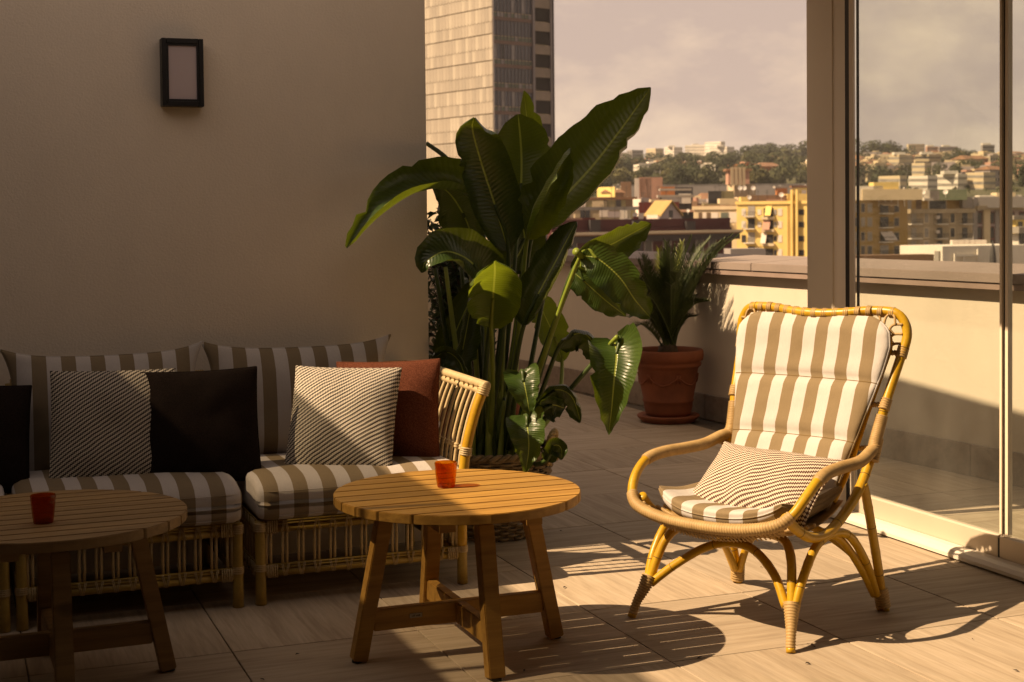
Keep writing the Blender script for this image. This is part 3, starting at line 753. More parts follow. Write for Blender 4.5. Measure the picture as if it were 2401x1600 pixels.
# legs: each foot is a wound sock in which three canes meet
for s in (1, -1):
    ft = MB(); Q = resample(spline([U(s * .316, .318, .012), U(s * .308, .302, .055), U(s * .296, .280, .095), U(s * .285, .258, .140)], 8), .0031)
    L = len(Q); wb = [.0165 + (.030 - .0165) * max(0, (i / L - .25) / .75) ** 1.3 for i in range(L)]
    wb = [r * (.82 if i % 3 == 0 else 1.0) for i, r in enumerate(wb)]
    foot = cp('front_foot', ft.tube(Q, wb, 14), M['wrap'])
    cp('foot_tip', MB().tube([U(s * .319, .322, .0), U(s * .315, .316, .016)], .0150, 12), M['bamboo'], foot)
    P, mb = jointed([U(s * .287, .262, .11), U(s * .272, .238, .19), U(s * .250, .205, .268), U(s * .205, .165, .312), U(s * .13, .135, .322), U(s * .04, .125, .318)], .0155); l = cp('front_leg', mb, M['bamboo']); nodes_on(P, l, .0155)
    P, mb = jointed([U(s * .293, .268, .10), U(s * .300, .215, .215), U(s * .300, .13, .305), U(s * .300, .02, .330), U(s * .300, -.09, .300), U(s * .298, -.20, .195), U(s * .294, -.285, .060)], .0150); a = cp('side_arch', mb, M['bamboo']); nodes_on(P, a, .0150)
    P, mb = jointed([U(s * .262, .10, .322), U(s * .268, .0, .318), U(s * .274, -.09, .277), U(s * .282, -.20, .165), U(s * .288, -.28, .060)], .0135); a = cp('side_brace', mb, M['bamboo'])
    ft = MB(); Q = resample([U(s * .304, -.318, .010), U(s * .296, -.310, .078)], .0031)
    foot = cp('rear_foot', ft.tube(Q, [(.0270 if i % 3 else .0225) for i in range(len(Q))], 14), M['wrap'])
    cp('foot_tip', MB().tube([U(s * .310, -.322, 0), U(s * .309, -.321, .016)], .0145, 12).tube([U(s * .294, -.314, 0.002), U(s * .294, -.313, .016)], .0125, 12), M['bamboo'], foot)
    P, mb = jointed([U(s * .300, -.318, .04), U(s * .302, -.270, .200), U(s * .303, -.205, .400), U(s * .302, -.178, .470)], .0160); l = cp('rear_leg', mb, M['bamboo']); nodes_on(P, l, .0160)
P, mb = jointed([U(-.278, .262, .115), U(-.20, .225, .185), U(-.10, .195, .252), U(0, .185, .283), U(.10, .195, .275), U(.20, .228, .215), U(.262, .258, .125)], .0150); a = cp('front_arch', mb, M['bamboo']); nodes_on(P, a, .0150)
P, mb = jointed([U(-.285, -.30, .055), U(-.20, -.27, .20), U(0, -.22, .295), U(.20, -.27, .20), U(.285, -.30, .055)], .0145); a = cp('rear_arch', mb, M['bamboo'])
kb = MB(); binding(kb, U(.03, .150, .302), U(1, 0, 0), .032, 7, .0075); cp('arch_binding', kb, M['wrap'])

# chair cushions
def chair_back_cushion():
    n, m = 40, 30; mb = MB(); seams = (0.0, .385, .70, 1.0)
    cl = [(-.115, .375), (-.155, .445), (-.200, .530), (-.255, .640), (-.305, .760), (-.350, .880), (-.375, .980), (-.383, 1.026)]
    C = [Vector((0, a, b)) for a, b in cl]; S_ = spline(C, 8); S_ = resample(S_, .0165); K = len(S_) - 1
    hw = [(0, .212), (.25, .235), (.5, .266), (.72, .300), (.86, .316), (.93, .308), (.97, .286), (1.0, .240)]
    def width(t):
        for (a, x), (b, y) in zip(hw, hw[1:]):
            if t <= b: return x + (y - x) * (t - a) / (b - a)
        return hw[-1][1]
    sd = [.36, .66]
    def P(i, j, side):
        t = i / K; a = sin(pi / 2 * (2 * j / m - 1)); wd = width(t)
        x = a * wd; c = S_[i]; tg = (S_[min(i + 1, K)] - S_[max(i - 1, 0)]).normalized(); nr = Vector((0, tg.z, -tg.y))
        e = max(0, 1 - abs(a) ** 5) ** .5 * max(.05, min(1, min(t, 1 - t) * 14)) ** .5
        q = min(abs(t - .36), abs(t - .665)); q = 1 - .72 * math.exp(-(q / .022) ** 2)
        th = .034 * e * (.25 + .75 * q) + .003
        p = Vector((x, c.y, c.z)) + Vector((0, abs(a) ** 2.5 * .020, 0))
        wv = noise.noise(Vector((x * 9, t * 12, 3))) * .004 * e + noise.noise(Vector((x * 30, t * 16, 9))) * .0022 * e * math.exp(-(min(abs(t - .36), abs(t - .665), abs(t - 1)) / .06) ** 2)
        return p + nr * (side * th + wv)
    for side in (1, -1):
        b = len(mb.v)
        mb.v += [tuple(P(i, j, side)) for i in range(K + 1) for j in range(m + 1)]
        for i in range(K):
            for j in range(m):
                q = (b + i * (m + 1) + j, b + i * (m + 1) + j + 1, b + (i + 1) * (m + 1) + j + 1, b + (i + 1) * (m + 1) + j)
                mb.f.append(q[::-1] if side > 0 else q)
    N = (K + 1) * (m + 1)
    edge = [j for j in range(m + 1)] + [i * (m + 1) + m for i in range(1, K + 1)] + [K * (m + 1) + j for j in range(m - 1, -1, -1)] + [i * (m + 1) for i in range(K - 1, 0, -1)]
    for k in range(len(edge)):
        a, b = edge[k], edge[(k + 1) % len(edge)]; mb.f.append((a, b, b + N, a + N))
    loop = [(Vector(mb.v[e]) + Vector(mb.v[e + N])) / 2 for e in edge]
    ln = MB()
    for t in (.36, .665):
        i = round(t * K); ln.tube([P(i, j, 1) + Vector((0, .001, 0)) for j in range(m + 1)], .0016, 4)
    return mb, loop, ln
sc = M['stripe_chair'] = stripe_fabric('striped_chair_canvas', .098, 0, .28)
mb, lp, ln = chair_back_cushion()
o = link('chair_back_cushion', mb.mesh('chair_back_cushion', sc, True)); o.location = AC; o.rotation_euler = (0, 0, arz)
tag(o, 'striped quilted cushion hanging on the back of the cane armchair', 'cushion')
MB().tube(lp, .0045, 6, closed=True).build('piping', sc, o, True); ln.build('quilting_seam', M['joint'], o, True)
def chair_seat_cushion():
    n, m = 34, 34; mb = MB()
    def P(i, j, side):
        a = sin(pi / 2 * (2 * i / n - 1)); b = sin(pi / 2 * (2 * j / m - 1))
        x = a * (.272 - .03 * (1 - b) / 2) * (1 - .10 * max(0, b) ** 4 * abs(a) ** 3); v = .085 + b * .225 - .055 * a * a * (b > 0) * b
        z = .352 + .030 * max(0, b) ** 2 + .055 * abs(a) ** 2.6 + .03 * max(0, -b) ** 2
        e = (max(0, 1 - abs(a) ** 5) ** .5) * (max(0, 1 - abs(b) ** 6) ** .5)
        z += side * (.028 * e + .010) + .012 + noise.noise(Vector((x * 10, v * 10, 5))) * .004 * e
        return (x, v, z)
    for side in (1, -1):
        b0 = len(mb.v); mb.v += [P(i, j, side) for i in range(n + 1) for j in range(m + 1)]
        for i in range(n):
            for j in range(m):
                q = (b0 + i * (m + 1) + j, b0 + (i + 1) * (m + 1) + j, b0 + (i + 1) * (m + 1) + j + 1, b0 + i * (m + 1) + j + 1); mb.f.append(q if side > 0 else q[::-1])
    N = (n + 1) * (m + 1)
    edge = [i * (m + 1) for i in range(n + 1)] + [n * (m + 1) + j for j in range(1, m + 1)] + [i * (m + 1) + m for i in range(n - 1, -1, -1)] + [j for j in range(m - 1, 0, -1)]
    for k in range(len(edge)):
        a, b = edge[k], edge[(k + 1) % len(edge)]; mb.f.append((b, a, a + N, b + N))
    lp = [(Vector(mb.v[e]) * .45 + Vector(mb.v[e + N]) * .55) for e in edge]
    return mb, lp
mb, lp = chair_seat_cushion()
o = link('chair_seat_cushion', mb.mesh('chair_seat_cushion', sc, True)); o.location = AC; o.rotation_euler = (0, 0, arz)
tag(o, 'striped seat pad lying in the cane armchair', 'cushion')
MB().tube(lp, .003, 5, closed=True).build('piping', sc, o, True)
R = Matrix.Translation(AC) @ Matrix.Rotation(arz, 4, 'Z')
me, lp = pillow_mesh('cover', .50, .31, .13, M['twill_brown'], seed=11, bow=.06, wr=.012)
o = link('scatter_cushion', me)
ctr = R @ U(.035, .045, .470); ux = R.to_3x3() @ U(1, .06, -.02); nz = R.to_3x3() @ U(.02, .62, .78)
o.matrix_world = frame_from(ctr, ux, nz)
tag(o, 'brown and cream twill cushion on the seat of the armchair', 'cushion')
MB().tube(lp, .004, 6, closed=True).build('seam', M['twill_brown'], o, True)

# ================================================================== plants
def leaf_obj(parent, mid, hw, roll=0, fold=.35, mat='leaf', n=26, m=10, ripple=.010, seed=0, prof=None, curl=0.0, twist=0.0, split=None):
    """blade along the 3-D midrib `mid`; half width hw; the face looks at the eye when roll = 0."""
    P = resample(spline(mid, 10), 1e9) if False else spline(mid, 10)
    L = [0]
    for a, b in zip(P, P[1:]): L.append(L[-1] + (b - a).length)
    P = resample(P, L[-1] / n); n = len(P) - 1
    prof = prof or [(0, .04), (.05, .50), (.15, .84), (.32, 1), (.55, .97), (.75, .80), (.88, .54), (.96, .25), (1, .02)]
    def W(t):
        for (a, x), (b, y) in zip(prof, prof[1:]):
            if t <= b:
                k = (t - a) / (b - a); k = k * k * (3 - 2 * k); return hw * (x + (y - x) * k)
        return hw * prof[-1][1]
    mb = MB(); uv = []; rnd = random.Random(seed); off = Vector((seed * 7.3, 1, 2))
    nick = {}
    for side_ in (-1, 1):
        for q in range(rnd.choice((0, 1, 2, 3))): nick[(rnd.randint(4, n - 3), side_)] = rnd.uniform(.72, .90)
    for i in range(n + 1):
        t = i / n; p = P[i]; T = (P[min(i + 1, n)] - P[max(i - 1, 0)]).normalized()
        V = (EYEP - p).normalized(); N = (V - T * V.dot(T)).normalized(); N = Matrix.Rotation(radians(roll + twist * t), 3, T) @ N; Sd = T.cross(N)
        for j in range(m + 1):
            s = -1 + 2 * j / m; a = abs(s); wd = W(t) * (1 - (1 - nick.get((i, 1 if s > 0 else -1), 1)) * a)
            ang = fold * a + curl * a * a * a
            rp = noise.noise(off + Vector((t * 9, s * 1.5, 0))) * ripple * a * 2 + noise.noise(off + Vector((t * 30, s * 4, 5))) * ripple * .5 * a
            q = p + Sd * (s * wd * cos(ang)) + N * (a * wd * sin(ang) + rp) + T * (-.10 * wd * a)
            mb.v.append(tuple(q)); uv.append((s, t))
    for i in range(n):
        for j in range(m):
            a = i * (m + 1) + j; mb.f.append((a, a + 1, a + m + 2, a + m + 1))
    # a little body along the rib
    o0 = Vector(parent.location)
    me = mb.mesh('leaf', M[mat], True, o0)
    ul = me.uv_layers.new(name='UVMap')
    for lp in me.loops: ul.data[lp.index].uv = uv[lp.vertex_index]
    return link('leaf', me, parent), P
def petiole(parent, pts, r0=.016, r1=.008, mat='stem', name='stem'):
    P = spline(pts, 8); n = len(P)
    return MB().tube(P, [r0 + (r1 - r0) * i / (n - 1) for i in range(n)], 9).build(name, M[mat], parent, True, parent.location)

SB = Vector((2.21, 6.02, 0))
sp_ = thing('strelitzia', SB, 'giant strelitzia with broad arching leaves growing out of the wicker basket', 'plant')
def Q(x, y, Y): return atY(x, y, Y)
def base(x): return atY(x, 1075, SB.y + random.uniform(-.08, .10))
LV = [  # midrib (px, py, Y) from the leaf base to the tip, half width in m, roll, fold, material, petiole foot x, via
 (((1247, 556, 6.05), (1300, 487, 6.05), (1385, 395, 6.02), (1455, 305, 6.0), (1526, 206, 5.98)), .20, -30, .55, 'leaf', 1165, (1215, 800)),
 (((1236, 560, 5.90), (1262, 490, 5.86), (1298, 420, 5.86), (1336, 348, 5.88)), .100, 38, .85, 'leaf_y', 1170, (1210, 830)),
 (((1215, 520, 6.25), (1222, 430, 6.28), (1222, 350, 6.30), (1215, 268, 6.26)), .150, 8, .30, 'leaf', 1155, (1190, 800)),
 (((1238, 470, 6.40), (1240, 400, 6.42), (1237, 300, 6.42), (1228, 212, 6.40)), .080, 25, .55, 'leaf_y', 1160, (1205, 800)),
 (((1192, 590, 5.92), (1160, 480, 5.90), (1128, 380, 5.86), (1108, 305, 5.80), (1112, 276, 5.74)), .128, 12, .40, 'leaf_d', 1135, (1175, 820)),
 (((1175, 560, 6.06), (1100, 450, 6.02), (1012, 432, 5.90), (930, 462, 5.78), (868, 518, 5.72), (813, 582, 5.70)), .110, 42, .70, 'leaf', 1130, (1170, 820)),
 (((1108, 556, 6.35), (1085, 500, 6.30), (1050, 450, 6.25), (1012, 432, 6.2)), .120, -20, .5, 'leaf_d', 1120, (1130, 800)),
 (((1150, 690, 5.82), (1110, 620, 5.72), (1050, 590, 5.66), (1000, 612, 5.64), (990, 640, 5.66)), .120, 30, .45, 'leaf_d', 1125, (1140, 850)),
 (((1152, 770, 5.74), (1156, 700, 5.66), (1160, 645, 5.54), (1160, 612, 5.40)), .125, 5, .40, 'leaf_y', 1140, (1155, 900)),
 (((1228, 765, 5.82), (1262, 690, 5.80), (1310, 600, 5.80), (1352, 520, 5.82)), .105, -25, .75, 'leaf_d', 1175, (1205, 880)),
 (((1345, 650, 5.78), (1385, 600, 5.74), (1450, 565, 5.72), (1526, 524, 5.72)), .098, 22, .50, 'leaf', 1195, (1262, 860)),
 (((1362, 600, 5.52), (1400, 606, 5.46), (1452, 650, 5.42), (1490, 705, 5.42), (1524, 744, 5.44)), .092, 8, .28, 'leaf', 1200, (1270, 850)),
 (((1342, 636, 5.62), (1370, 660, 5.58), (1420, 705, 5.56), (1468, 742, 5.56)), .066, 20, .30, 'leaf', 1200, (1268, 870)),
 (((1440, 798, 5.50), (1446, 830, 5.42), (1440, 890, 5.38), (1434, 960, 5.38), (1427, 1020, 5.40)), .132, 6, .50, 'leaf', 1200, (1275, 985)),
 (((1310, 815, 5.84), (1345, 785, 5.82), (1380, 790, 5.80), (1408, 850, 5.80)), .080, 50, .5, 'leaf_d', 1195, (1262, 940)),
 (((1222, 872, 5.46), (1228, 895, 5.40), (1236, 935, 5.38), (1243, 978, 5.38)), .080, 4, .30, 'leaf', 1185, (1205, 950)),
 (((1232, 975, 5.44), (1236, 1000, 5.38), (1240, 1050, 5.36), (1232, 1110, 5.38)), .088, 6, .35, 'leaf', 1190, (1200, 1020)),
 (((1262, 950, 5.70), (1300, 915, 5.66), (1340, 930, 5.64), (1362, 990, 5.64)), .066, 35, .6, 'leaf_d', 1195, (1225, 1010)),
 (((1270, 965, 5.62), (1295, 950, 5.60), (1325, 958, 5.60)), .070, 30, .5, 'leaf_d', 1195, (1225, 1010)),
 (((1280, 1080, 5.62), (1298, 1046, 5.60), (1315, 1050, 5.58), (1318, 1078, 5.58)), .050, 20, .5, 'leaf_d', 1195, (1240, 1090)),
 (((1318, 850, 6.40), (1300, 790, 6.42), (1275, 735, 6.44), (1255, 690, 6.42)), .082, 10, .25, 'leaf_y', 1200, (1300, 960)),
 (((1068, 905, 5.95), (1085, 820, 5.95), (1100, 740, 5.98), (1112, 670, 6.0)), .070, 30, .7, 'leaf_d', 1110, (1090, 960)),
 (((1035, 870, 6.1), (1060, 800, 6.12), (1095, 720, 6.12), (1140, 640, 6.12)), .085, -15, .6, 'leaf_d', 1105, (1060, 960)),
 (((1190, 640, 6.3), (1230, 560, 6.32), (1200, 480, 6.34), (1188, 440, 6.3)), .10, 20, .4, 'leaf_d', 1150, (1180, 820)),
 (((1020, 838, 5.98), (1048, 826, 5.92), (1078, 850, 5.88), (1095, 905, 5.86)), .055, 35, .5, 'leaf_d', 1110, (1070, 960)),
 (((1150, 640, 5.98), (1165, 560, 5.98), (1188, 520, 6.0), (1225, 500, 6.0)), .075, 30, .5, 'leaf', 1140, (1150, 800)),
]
HEART = [(0, .22), (.04, .68), (.12, .94), (.25, 1), (.45, .88), (.65, .63), (.82, .36), (.94, .15), (1, .02)]
BLUNT = [(0, .04), (.06, .45), (.18, .80), (.40, 1), (.70, .98), (.86, .84), (.94, .62), (.98, .36), (1, .06)]
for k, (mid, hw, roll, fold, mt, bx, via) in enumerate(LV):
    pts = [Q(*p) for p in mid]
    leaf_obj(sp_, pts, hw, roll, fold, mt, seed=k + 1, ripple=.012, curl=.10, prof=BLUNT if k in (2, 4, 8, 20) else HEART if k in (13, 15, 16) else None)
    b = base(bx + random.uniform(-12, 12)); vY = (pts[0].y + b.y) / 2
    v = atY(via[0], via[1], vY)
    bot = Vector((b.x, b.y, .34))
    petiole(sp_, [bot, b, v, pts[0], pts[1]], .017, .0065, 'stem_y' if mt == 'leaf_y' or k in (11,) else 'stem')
# stem of the leaf hidden behind the wall, rolled young leaf, dry sheaths round the foot
petiole(sp_, [base(1120), Q(1150, 700, 6.35), Q(1105, 450, 6.5), Q(1050, 375, 6.55), Q(1000, 336, 6.6)], .017, .010)
petiole(sp_, [Q(1362, 640, 5.62), Q(1368, 610, 5.55), Q(1358, 596, 5.50), Q(1350, 590, 5.48)], .011, .017, 'stem_y', 'leaf_sheath')
petiole(sp_, [Q(1420, 822, 5.56), Q(1432, 806, 5.48), Q(1448, 790, 5.44)], .007, .011, 'stem_y', 'leaf_sheath')
for k in range(11):
    x = 1092 + k * 11 + random.uniform(-5, 5); b = base(x); e = atY(x + (x - 1150) * 1.2 + random.uniform(-12, 12), random.uniform(600, 700), b.y + .1)
    petiole(sp_, [Vector((b.x, b.y, .32)), b, b.lerp(e, .5), e], .018, .009, 'leaf_d' if k % 2 else 'stem')
for k in range(12):
    x = 1100 + k * 9; b = base(x); petiole(sp_, [Vector((b.x, b.y, .32)), b, atY(x + random.uniform(-18, 18), random.uniform(880, 960), b.y + .02)], .022, .008, 'leaf_d' if k % 3 else 'stem', 'leaf_sheath')

# wicker basket
bk = thing('wicker_basket', (SB.x, SB.y, 0), 'round wicker basket with rope handles holding the strelitzia', 'basket')
def br(z): return .205 + .075 * (z / .36)
NS = 36
for k in range(NS):
    a = 2 * pi * k / NS; MB().tube([Vector((br(z) * cos(a), br(z) * sin(a), z)) for z in (.005, .12, .24, .365)], .0055, 6).build('stake', M['wicker'], bk, True)
for row in range(26):
    z = .012 + row * .0138; pts = []
    for k in range(NS * 4):
        a = 2 * pi * k / (NS * 4); r = br(z) + .0085 * sin(a * NS / 2 + (pi if row % 2 else 0)); pts.append(Vector((r * cos(a), r * sin(a), z + .001 * sin(k * 1.7))))
    MB().tube(pts, .0062, 6, closed=True).build('weaver', M['wicker'], bk, True)
rm = MB()
for o in (0, pi):
    pts = []
    for k in range(180):
        a = 2 * pi * k / 180; r = br(.37) + .009 * cos(a * 22 + o); pts.append(Vector((r * cos(a), r * sin(a), .372 + .009 * sin(a * 22 + o))))
    rm.tube(pts, .0105, 7, closed=True)
rm.build('rim', M['wicker'], bk, True)
for aa in (-.62, pi - .62):
    hd = MB(); c = Vector((br(.37) * cos(aa), br(.37) * sin(aa), .37)); tn = Vector((-sin(aa), cos(aa), 0)); ou = Vector((cos(aa), sin(aa), 0))
    arc = spline([c - tn * .07 + Vector((0, 0, -.05)), c - tn * .062 + Vector((0, 0, .04)), c + ou * .012 + Vector((0, 0, .085)), c + tn * .062 + Vector((0, 0, .04)), c + tn * .07 + Vector((0, 0, -.05))], 14)
    for o in (0, 2 * pi / 3, 4 * pi / 3):
        pp = []
        for i, p in enumerate(arc):
            t = (arc[min(i + 1, len(arc) - 1)] - arc[max(i - 1, 0)]).normalized(); n1_ = ou; n2_ = t.cross(n1_).normalized(); w_ = i * .62 + o; pp.append(p + (n1_ * cos(w_) + n2_ * sin(w_)) * .0085)
        hd.tube(pp, .0078, 6)
    hd.build('rope_handle', M['rope'], bk, True)
MB().lathe([(0, .335), (.27, .335), (.27, .30), (0, .30)], 32).build('soil', M['soil'], bk)

# shrub and terracotta pot further back, beside the wall
def lathe_pot(t, prof, mat, n=48): return MB().lathe(prof, n).build('pot_body', mat, t, True)
PB = atY(1112, 1150, 6.95); PB = Vector((2.50, 6.95, 0))
p2 = thing('terracotta_pot', PB, 'plain terracotta pot half hidden behind the strelitzia basket', 'pot')
lathe_pot(p2, [(.0, .0), (.17, .0), (.215, .46), (.23, .47), (.235, .54), (.215, .54), (.205, .47), (0, .47)], M['terracotta'])
MB().lathe([(0, .49), (.205, .49), (.2, .47), (0, .47)], 32).build('soil', M['soil'], p2)
sh = thing('shrub', (PB.x, PB.y, .49), 'dense small leaved shrub between the wall corner and the strelitzia', 'shrub')
rnd = random.Random(5); fol = MB(); br_ = MB()
tips = []
for k in range(92):
    x = rnd.uniform(985, 1125); y = rnd.uniform(445, 840)
    if x > 1085 and y < 520: continue
    tip = atY(x, y, PB.y + rnd.uniform(-.35, .5)); b0 = PB + Vector((rnd.uniform(-.08, .08), rnd.uniform(-.08, .08), .48))
    midp = b0.lerp(tip, .55) + Vector((rnd.uniform(-.05, .05), rnd.uniform(-.05, .05), .10)); tips.append((b0, midp, tip))
    pp = spline([b0, midp, tip], 6); br_.tube(pp, [.007 - .005 * i / (len(pp) - 1) for i in range(len(pp))], 5)
    for i in range(34):
        f = rnd.uniform(.30, 1.03); j = min(len(pp) - 2, int(f * (len(pp) - 1))); c = pp[j].lerp(pp[j + 1], rnd.random())
        d = Vector((rnd.gauss(0, 1), rnd.gauss(0, 1), rnd.gauss(.25, .7))).normalized(); n_ = Vector((rnd.gauss(0, 1), rnd.gauss(0, 1), rnd.gauss(.6, 1))); s_ = d.cross(n_).normalized(); n_ = s_.cross(d)
        l = rnd.uniform(.045, .085); wd = l * .19; a = c + d * .006
        fol.add([a, a + d * l * .4 + s_ * wd + n_ * .004, a + d * l + n_ * -.008, a + d * l * .4 - s_ * wd + n_ * .004, a + d * l * .5 - n_ * .003], [(0, 1, 4), (1, 2, 4), (2, 3, 4), (3, 0, 4)])
fo = fol.build('foliage', M['shrub'], sh, False, sh.location); fo['kind'] = 'stuff'
bo = br_.build('branches', M['bark'], sh, True, sh.location); bo['kind'] = 'stuff'

# sago palm in its decorated pot
CP = atZ(1567, 988)
pot = thing('decorated_pot', CP, 'big terracotta pot with garlands and saucer under the sago palm', 'pot')
MB().lathe([(0, .0), (.175, .0), (.185, .012), (.205, .030), (.212, .042), (.205, .050), (.175, .046), (0, .040)], 56).build('saucer', M['terracotta'], pot, True)
MB().lathe([(0, .046), (.150, .046), (.155, .07), (.163, .10), (.166, .135), (.172, .14), (.174, .150), (.169, .158), (.190, .26), (.203, .36), (.212, .372), (.222, .38), (.226, .395), (.220, .408), (.226, .412), (.236, .42), (.241, .45), (.240, .478), (.232, .490), (.214, .488), (.206, .46), (.195, .42), (0, .42)], 64).build('pot_body', M['terracotta'], pot, True)
gr = MB()
for k in range(6):
    a0 = k * pi / 3 + .4
    def pr(a, z): return Vector(((.150 + .053 * (z - .05) / .31 + .006) * cos(a), (.150 + .053 * (z - .05) / .31 + .006) * sin(a), z))
    arc = [pr(a0 + f * pi / 3, .315 - .055 * sin(pi * f)) for f in [i / 12 for i in range(13)]]
    gr.tube(arc, [.003 + .0045 * sin(pi * i / 12) for i in range(13)], 7)
    for o in (0, .05, -.05): gr.tube([pr(a0 + o, .330), pr(a0 + o * 1.5, .285 - abs(o) * .3)], [.006, .003], 6)
gr.build('garland', M['terracotta'], pot, True)
MB().lathe([(0, .455), (.205, .452), (.2, .43), (0, .43)], 32).build('soil', M['soil'], pot)
cy = thing('sago_palm', (CP.x, CP.y, .44), 'sago palm with stiff upright feathery fronds in the decorated pot', 'palm')
MB().lathe([(0, .0), (.062, .0), (.070, .03), (.060, .07), (.030, .10), (0, .11)], 14).build('trunk', M['bark'], cy, True)
FR = [((1700, 560), 8.62, .34), ((1716, 552), 8.45, .30), ((1665, 560), 8.75, .28), ((1622, 556), 8.62, .22), ((1600, 570), 8.85, .2), ((1562, 568), 8.5, .14), ((1545, 586), 8.7, .16), ((1512, 602), 8.55, .18), ((1496, 612), 8.72, .22),
      ((1480, 640), 8.5, .34), ((1476, 745), 8.55, .42), ((1496, 700), 8.35, .38), ((1648, 705), 8.45, .40), ((1632, 742), 8.62, .42), ((1660, 640), 8.9, .4), ((1590, 640), 8.2, .35), ((1530, 650), 8.95, .3), ((1682, 600), 8.95, .34)]
rnd = random.Random(11)
FR += [((x + rnd.uniform(-26, 26) * (1 if x > 1520 else .6), y + rnd.uniform(-4, 40)), Y + rnd.uniform(-.15, .15), bd * .85) for (x, y), Y, bd in FR for q in (0, 1) if q == 0 or y < 620]
for k, ((fx, fy), Y, bend) in enumerate(FR):
    b0 = Vector((CP.x, CP.y, .50)) + Vector((rnd.uniform(-.04, .04), rnd.uniform(-.04, .04), 0)); tip = atY(fx, fy, Y)
    d = tip - b0; up = Vector((0, 0, 1)); hh = d.length * bend * .42
    P = resample(spline([b0, b0 + d * .33 + up * hh * .8, b0 + d * .68 + up * hh, tip], 10), d.length / 72)
    mb = MB(); n = len(P) - 1
    mb.tube(P, [.007 - .005 * i / n for i in range(n + 1)], 5)
    for i in range(int(n * .16), n + 1):
        t = i / n; T = (P[min(i + 1, n)] - P[max(i - 1, 0)]).normalized(); s0 = T.cross(up); s0 = s0.normalized() if s0.length > .1 else Vector((1, 0, 0)); u0 = s0.cross(T)
        l = .128 * (1 - .55 * abs(t - .45) / .55) * (1 if t < .9 else .75)
        for sg in (-1, 1):
            dr = (s0 * sg * .56 + T * .78 + u0 * .24 + Vector((rnd.gauss(0, .05), rnd.gauss(0, .05), rnd.gauss(0, .05)))).normalized()
            p = P[i]; w_ = T * .0040; e = p + dr * l; m_ = p + dr * l * .5 + u0 * .004
            mb.add([p - w_, p + w_, m_ + w_ * .9, m_ - w_ * .9, e], [(0, 1, 2, 3), (3, 2, 4)])
    mb.build('frond', M['cycad_y'] if k in (4, 6) else M['cycad'], cy, False, cy.location)

# bits of dry leaf on the tiles
db = MB(); rnd = random.Random(9)
for (x, y) in ((1640, 1472), (1641, 1542), (1905, 1512), (1894, 1511), (1908, 1516), (1893, 1555), (1895, 1556), (1315, 1245), (1526, 1011), (1668, 1001), (2382, 1572), (1229, 1572), (697, 1534), (615, 1593), (2280, 1498), (1785, 1330), (1324, 1377)):
    c = atZ(x, y, .0035); a = rnd.uniform(0, 3); l = rnd.uniform(.006, .016); d = Vector((cos(a), sin(a), 0)); s_ = Vector((-sin(a), cos(a), 0))
    db.add([c - d * l, c + s_ * l * .35 + Vector((0, 0, .003)), c + d * l, c - s_ * l * .3 + Vector((0, 0, .002))], [(0, 1, 2), (0, 2, 3)])
d_ = db.build('leaf_litter', M['debris']); tag(d_, 'scattered dark specks of dry leaf on the tiles', 'litter', kind='stuff')

# ================================================================== the city beyond the parapet
HAZE = .00009
def cm(name, col, var=.10, rough=.9): 
    if name not in M: M[name] = simple(name, col, rough, var, .25, 0)
    return M[name]
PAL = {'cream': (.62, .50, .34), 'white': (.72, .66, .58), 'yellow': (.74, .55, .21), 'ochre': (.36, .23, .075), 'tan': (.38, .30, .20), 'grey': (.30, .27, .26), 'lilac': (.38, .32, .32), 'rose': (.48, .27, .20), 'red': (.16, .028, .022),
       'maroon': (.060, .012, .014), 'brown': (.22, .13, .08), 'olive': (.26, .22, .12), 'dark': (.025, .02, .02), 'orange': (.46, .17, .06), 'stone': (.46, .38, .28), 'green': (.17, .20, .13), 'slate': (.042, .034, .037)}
for k_, c_ in PAL.items(): cm('facade_' + k_, c_)
cm('roof_tile', (.23, .12, .07), .25); cm('roof_grey', (.20, .18, .17), .2); cm('roof_flat', (.34, .30, .26), .15)
M['window_dark'] = simple('window_dark', (.035, .032, .034), .25, .3, .4, 0); M['shutter'] = simple('shutter', (.30, .27, .24), .7, .15, .4, 0); M['shutter_brown'] = simple('shutter_brown', (.12, .07, .04), .7, .2, .4, 0)
M['shutter_green'] = simple('shutter_green', (.10, .12, .10), .7, .2, .4, 0); M['blind_white'] = simple('blind_white', (.66, .58, .52), .8, .1, .4, 0); M['rail'] = simple('iron_rail', (.06, .055, .055), .6, .2, 1, 0)
M['dish'] = simple('satellite_dish', (.62, .58, .54), .5, .05, 1, 0)
rC = random.Random(21)
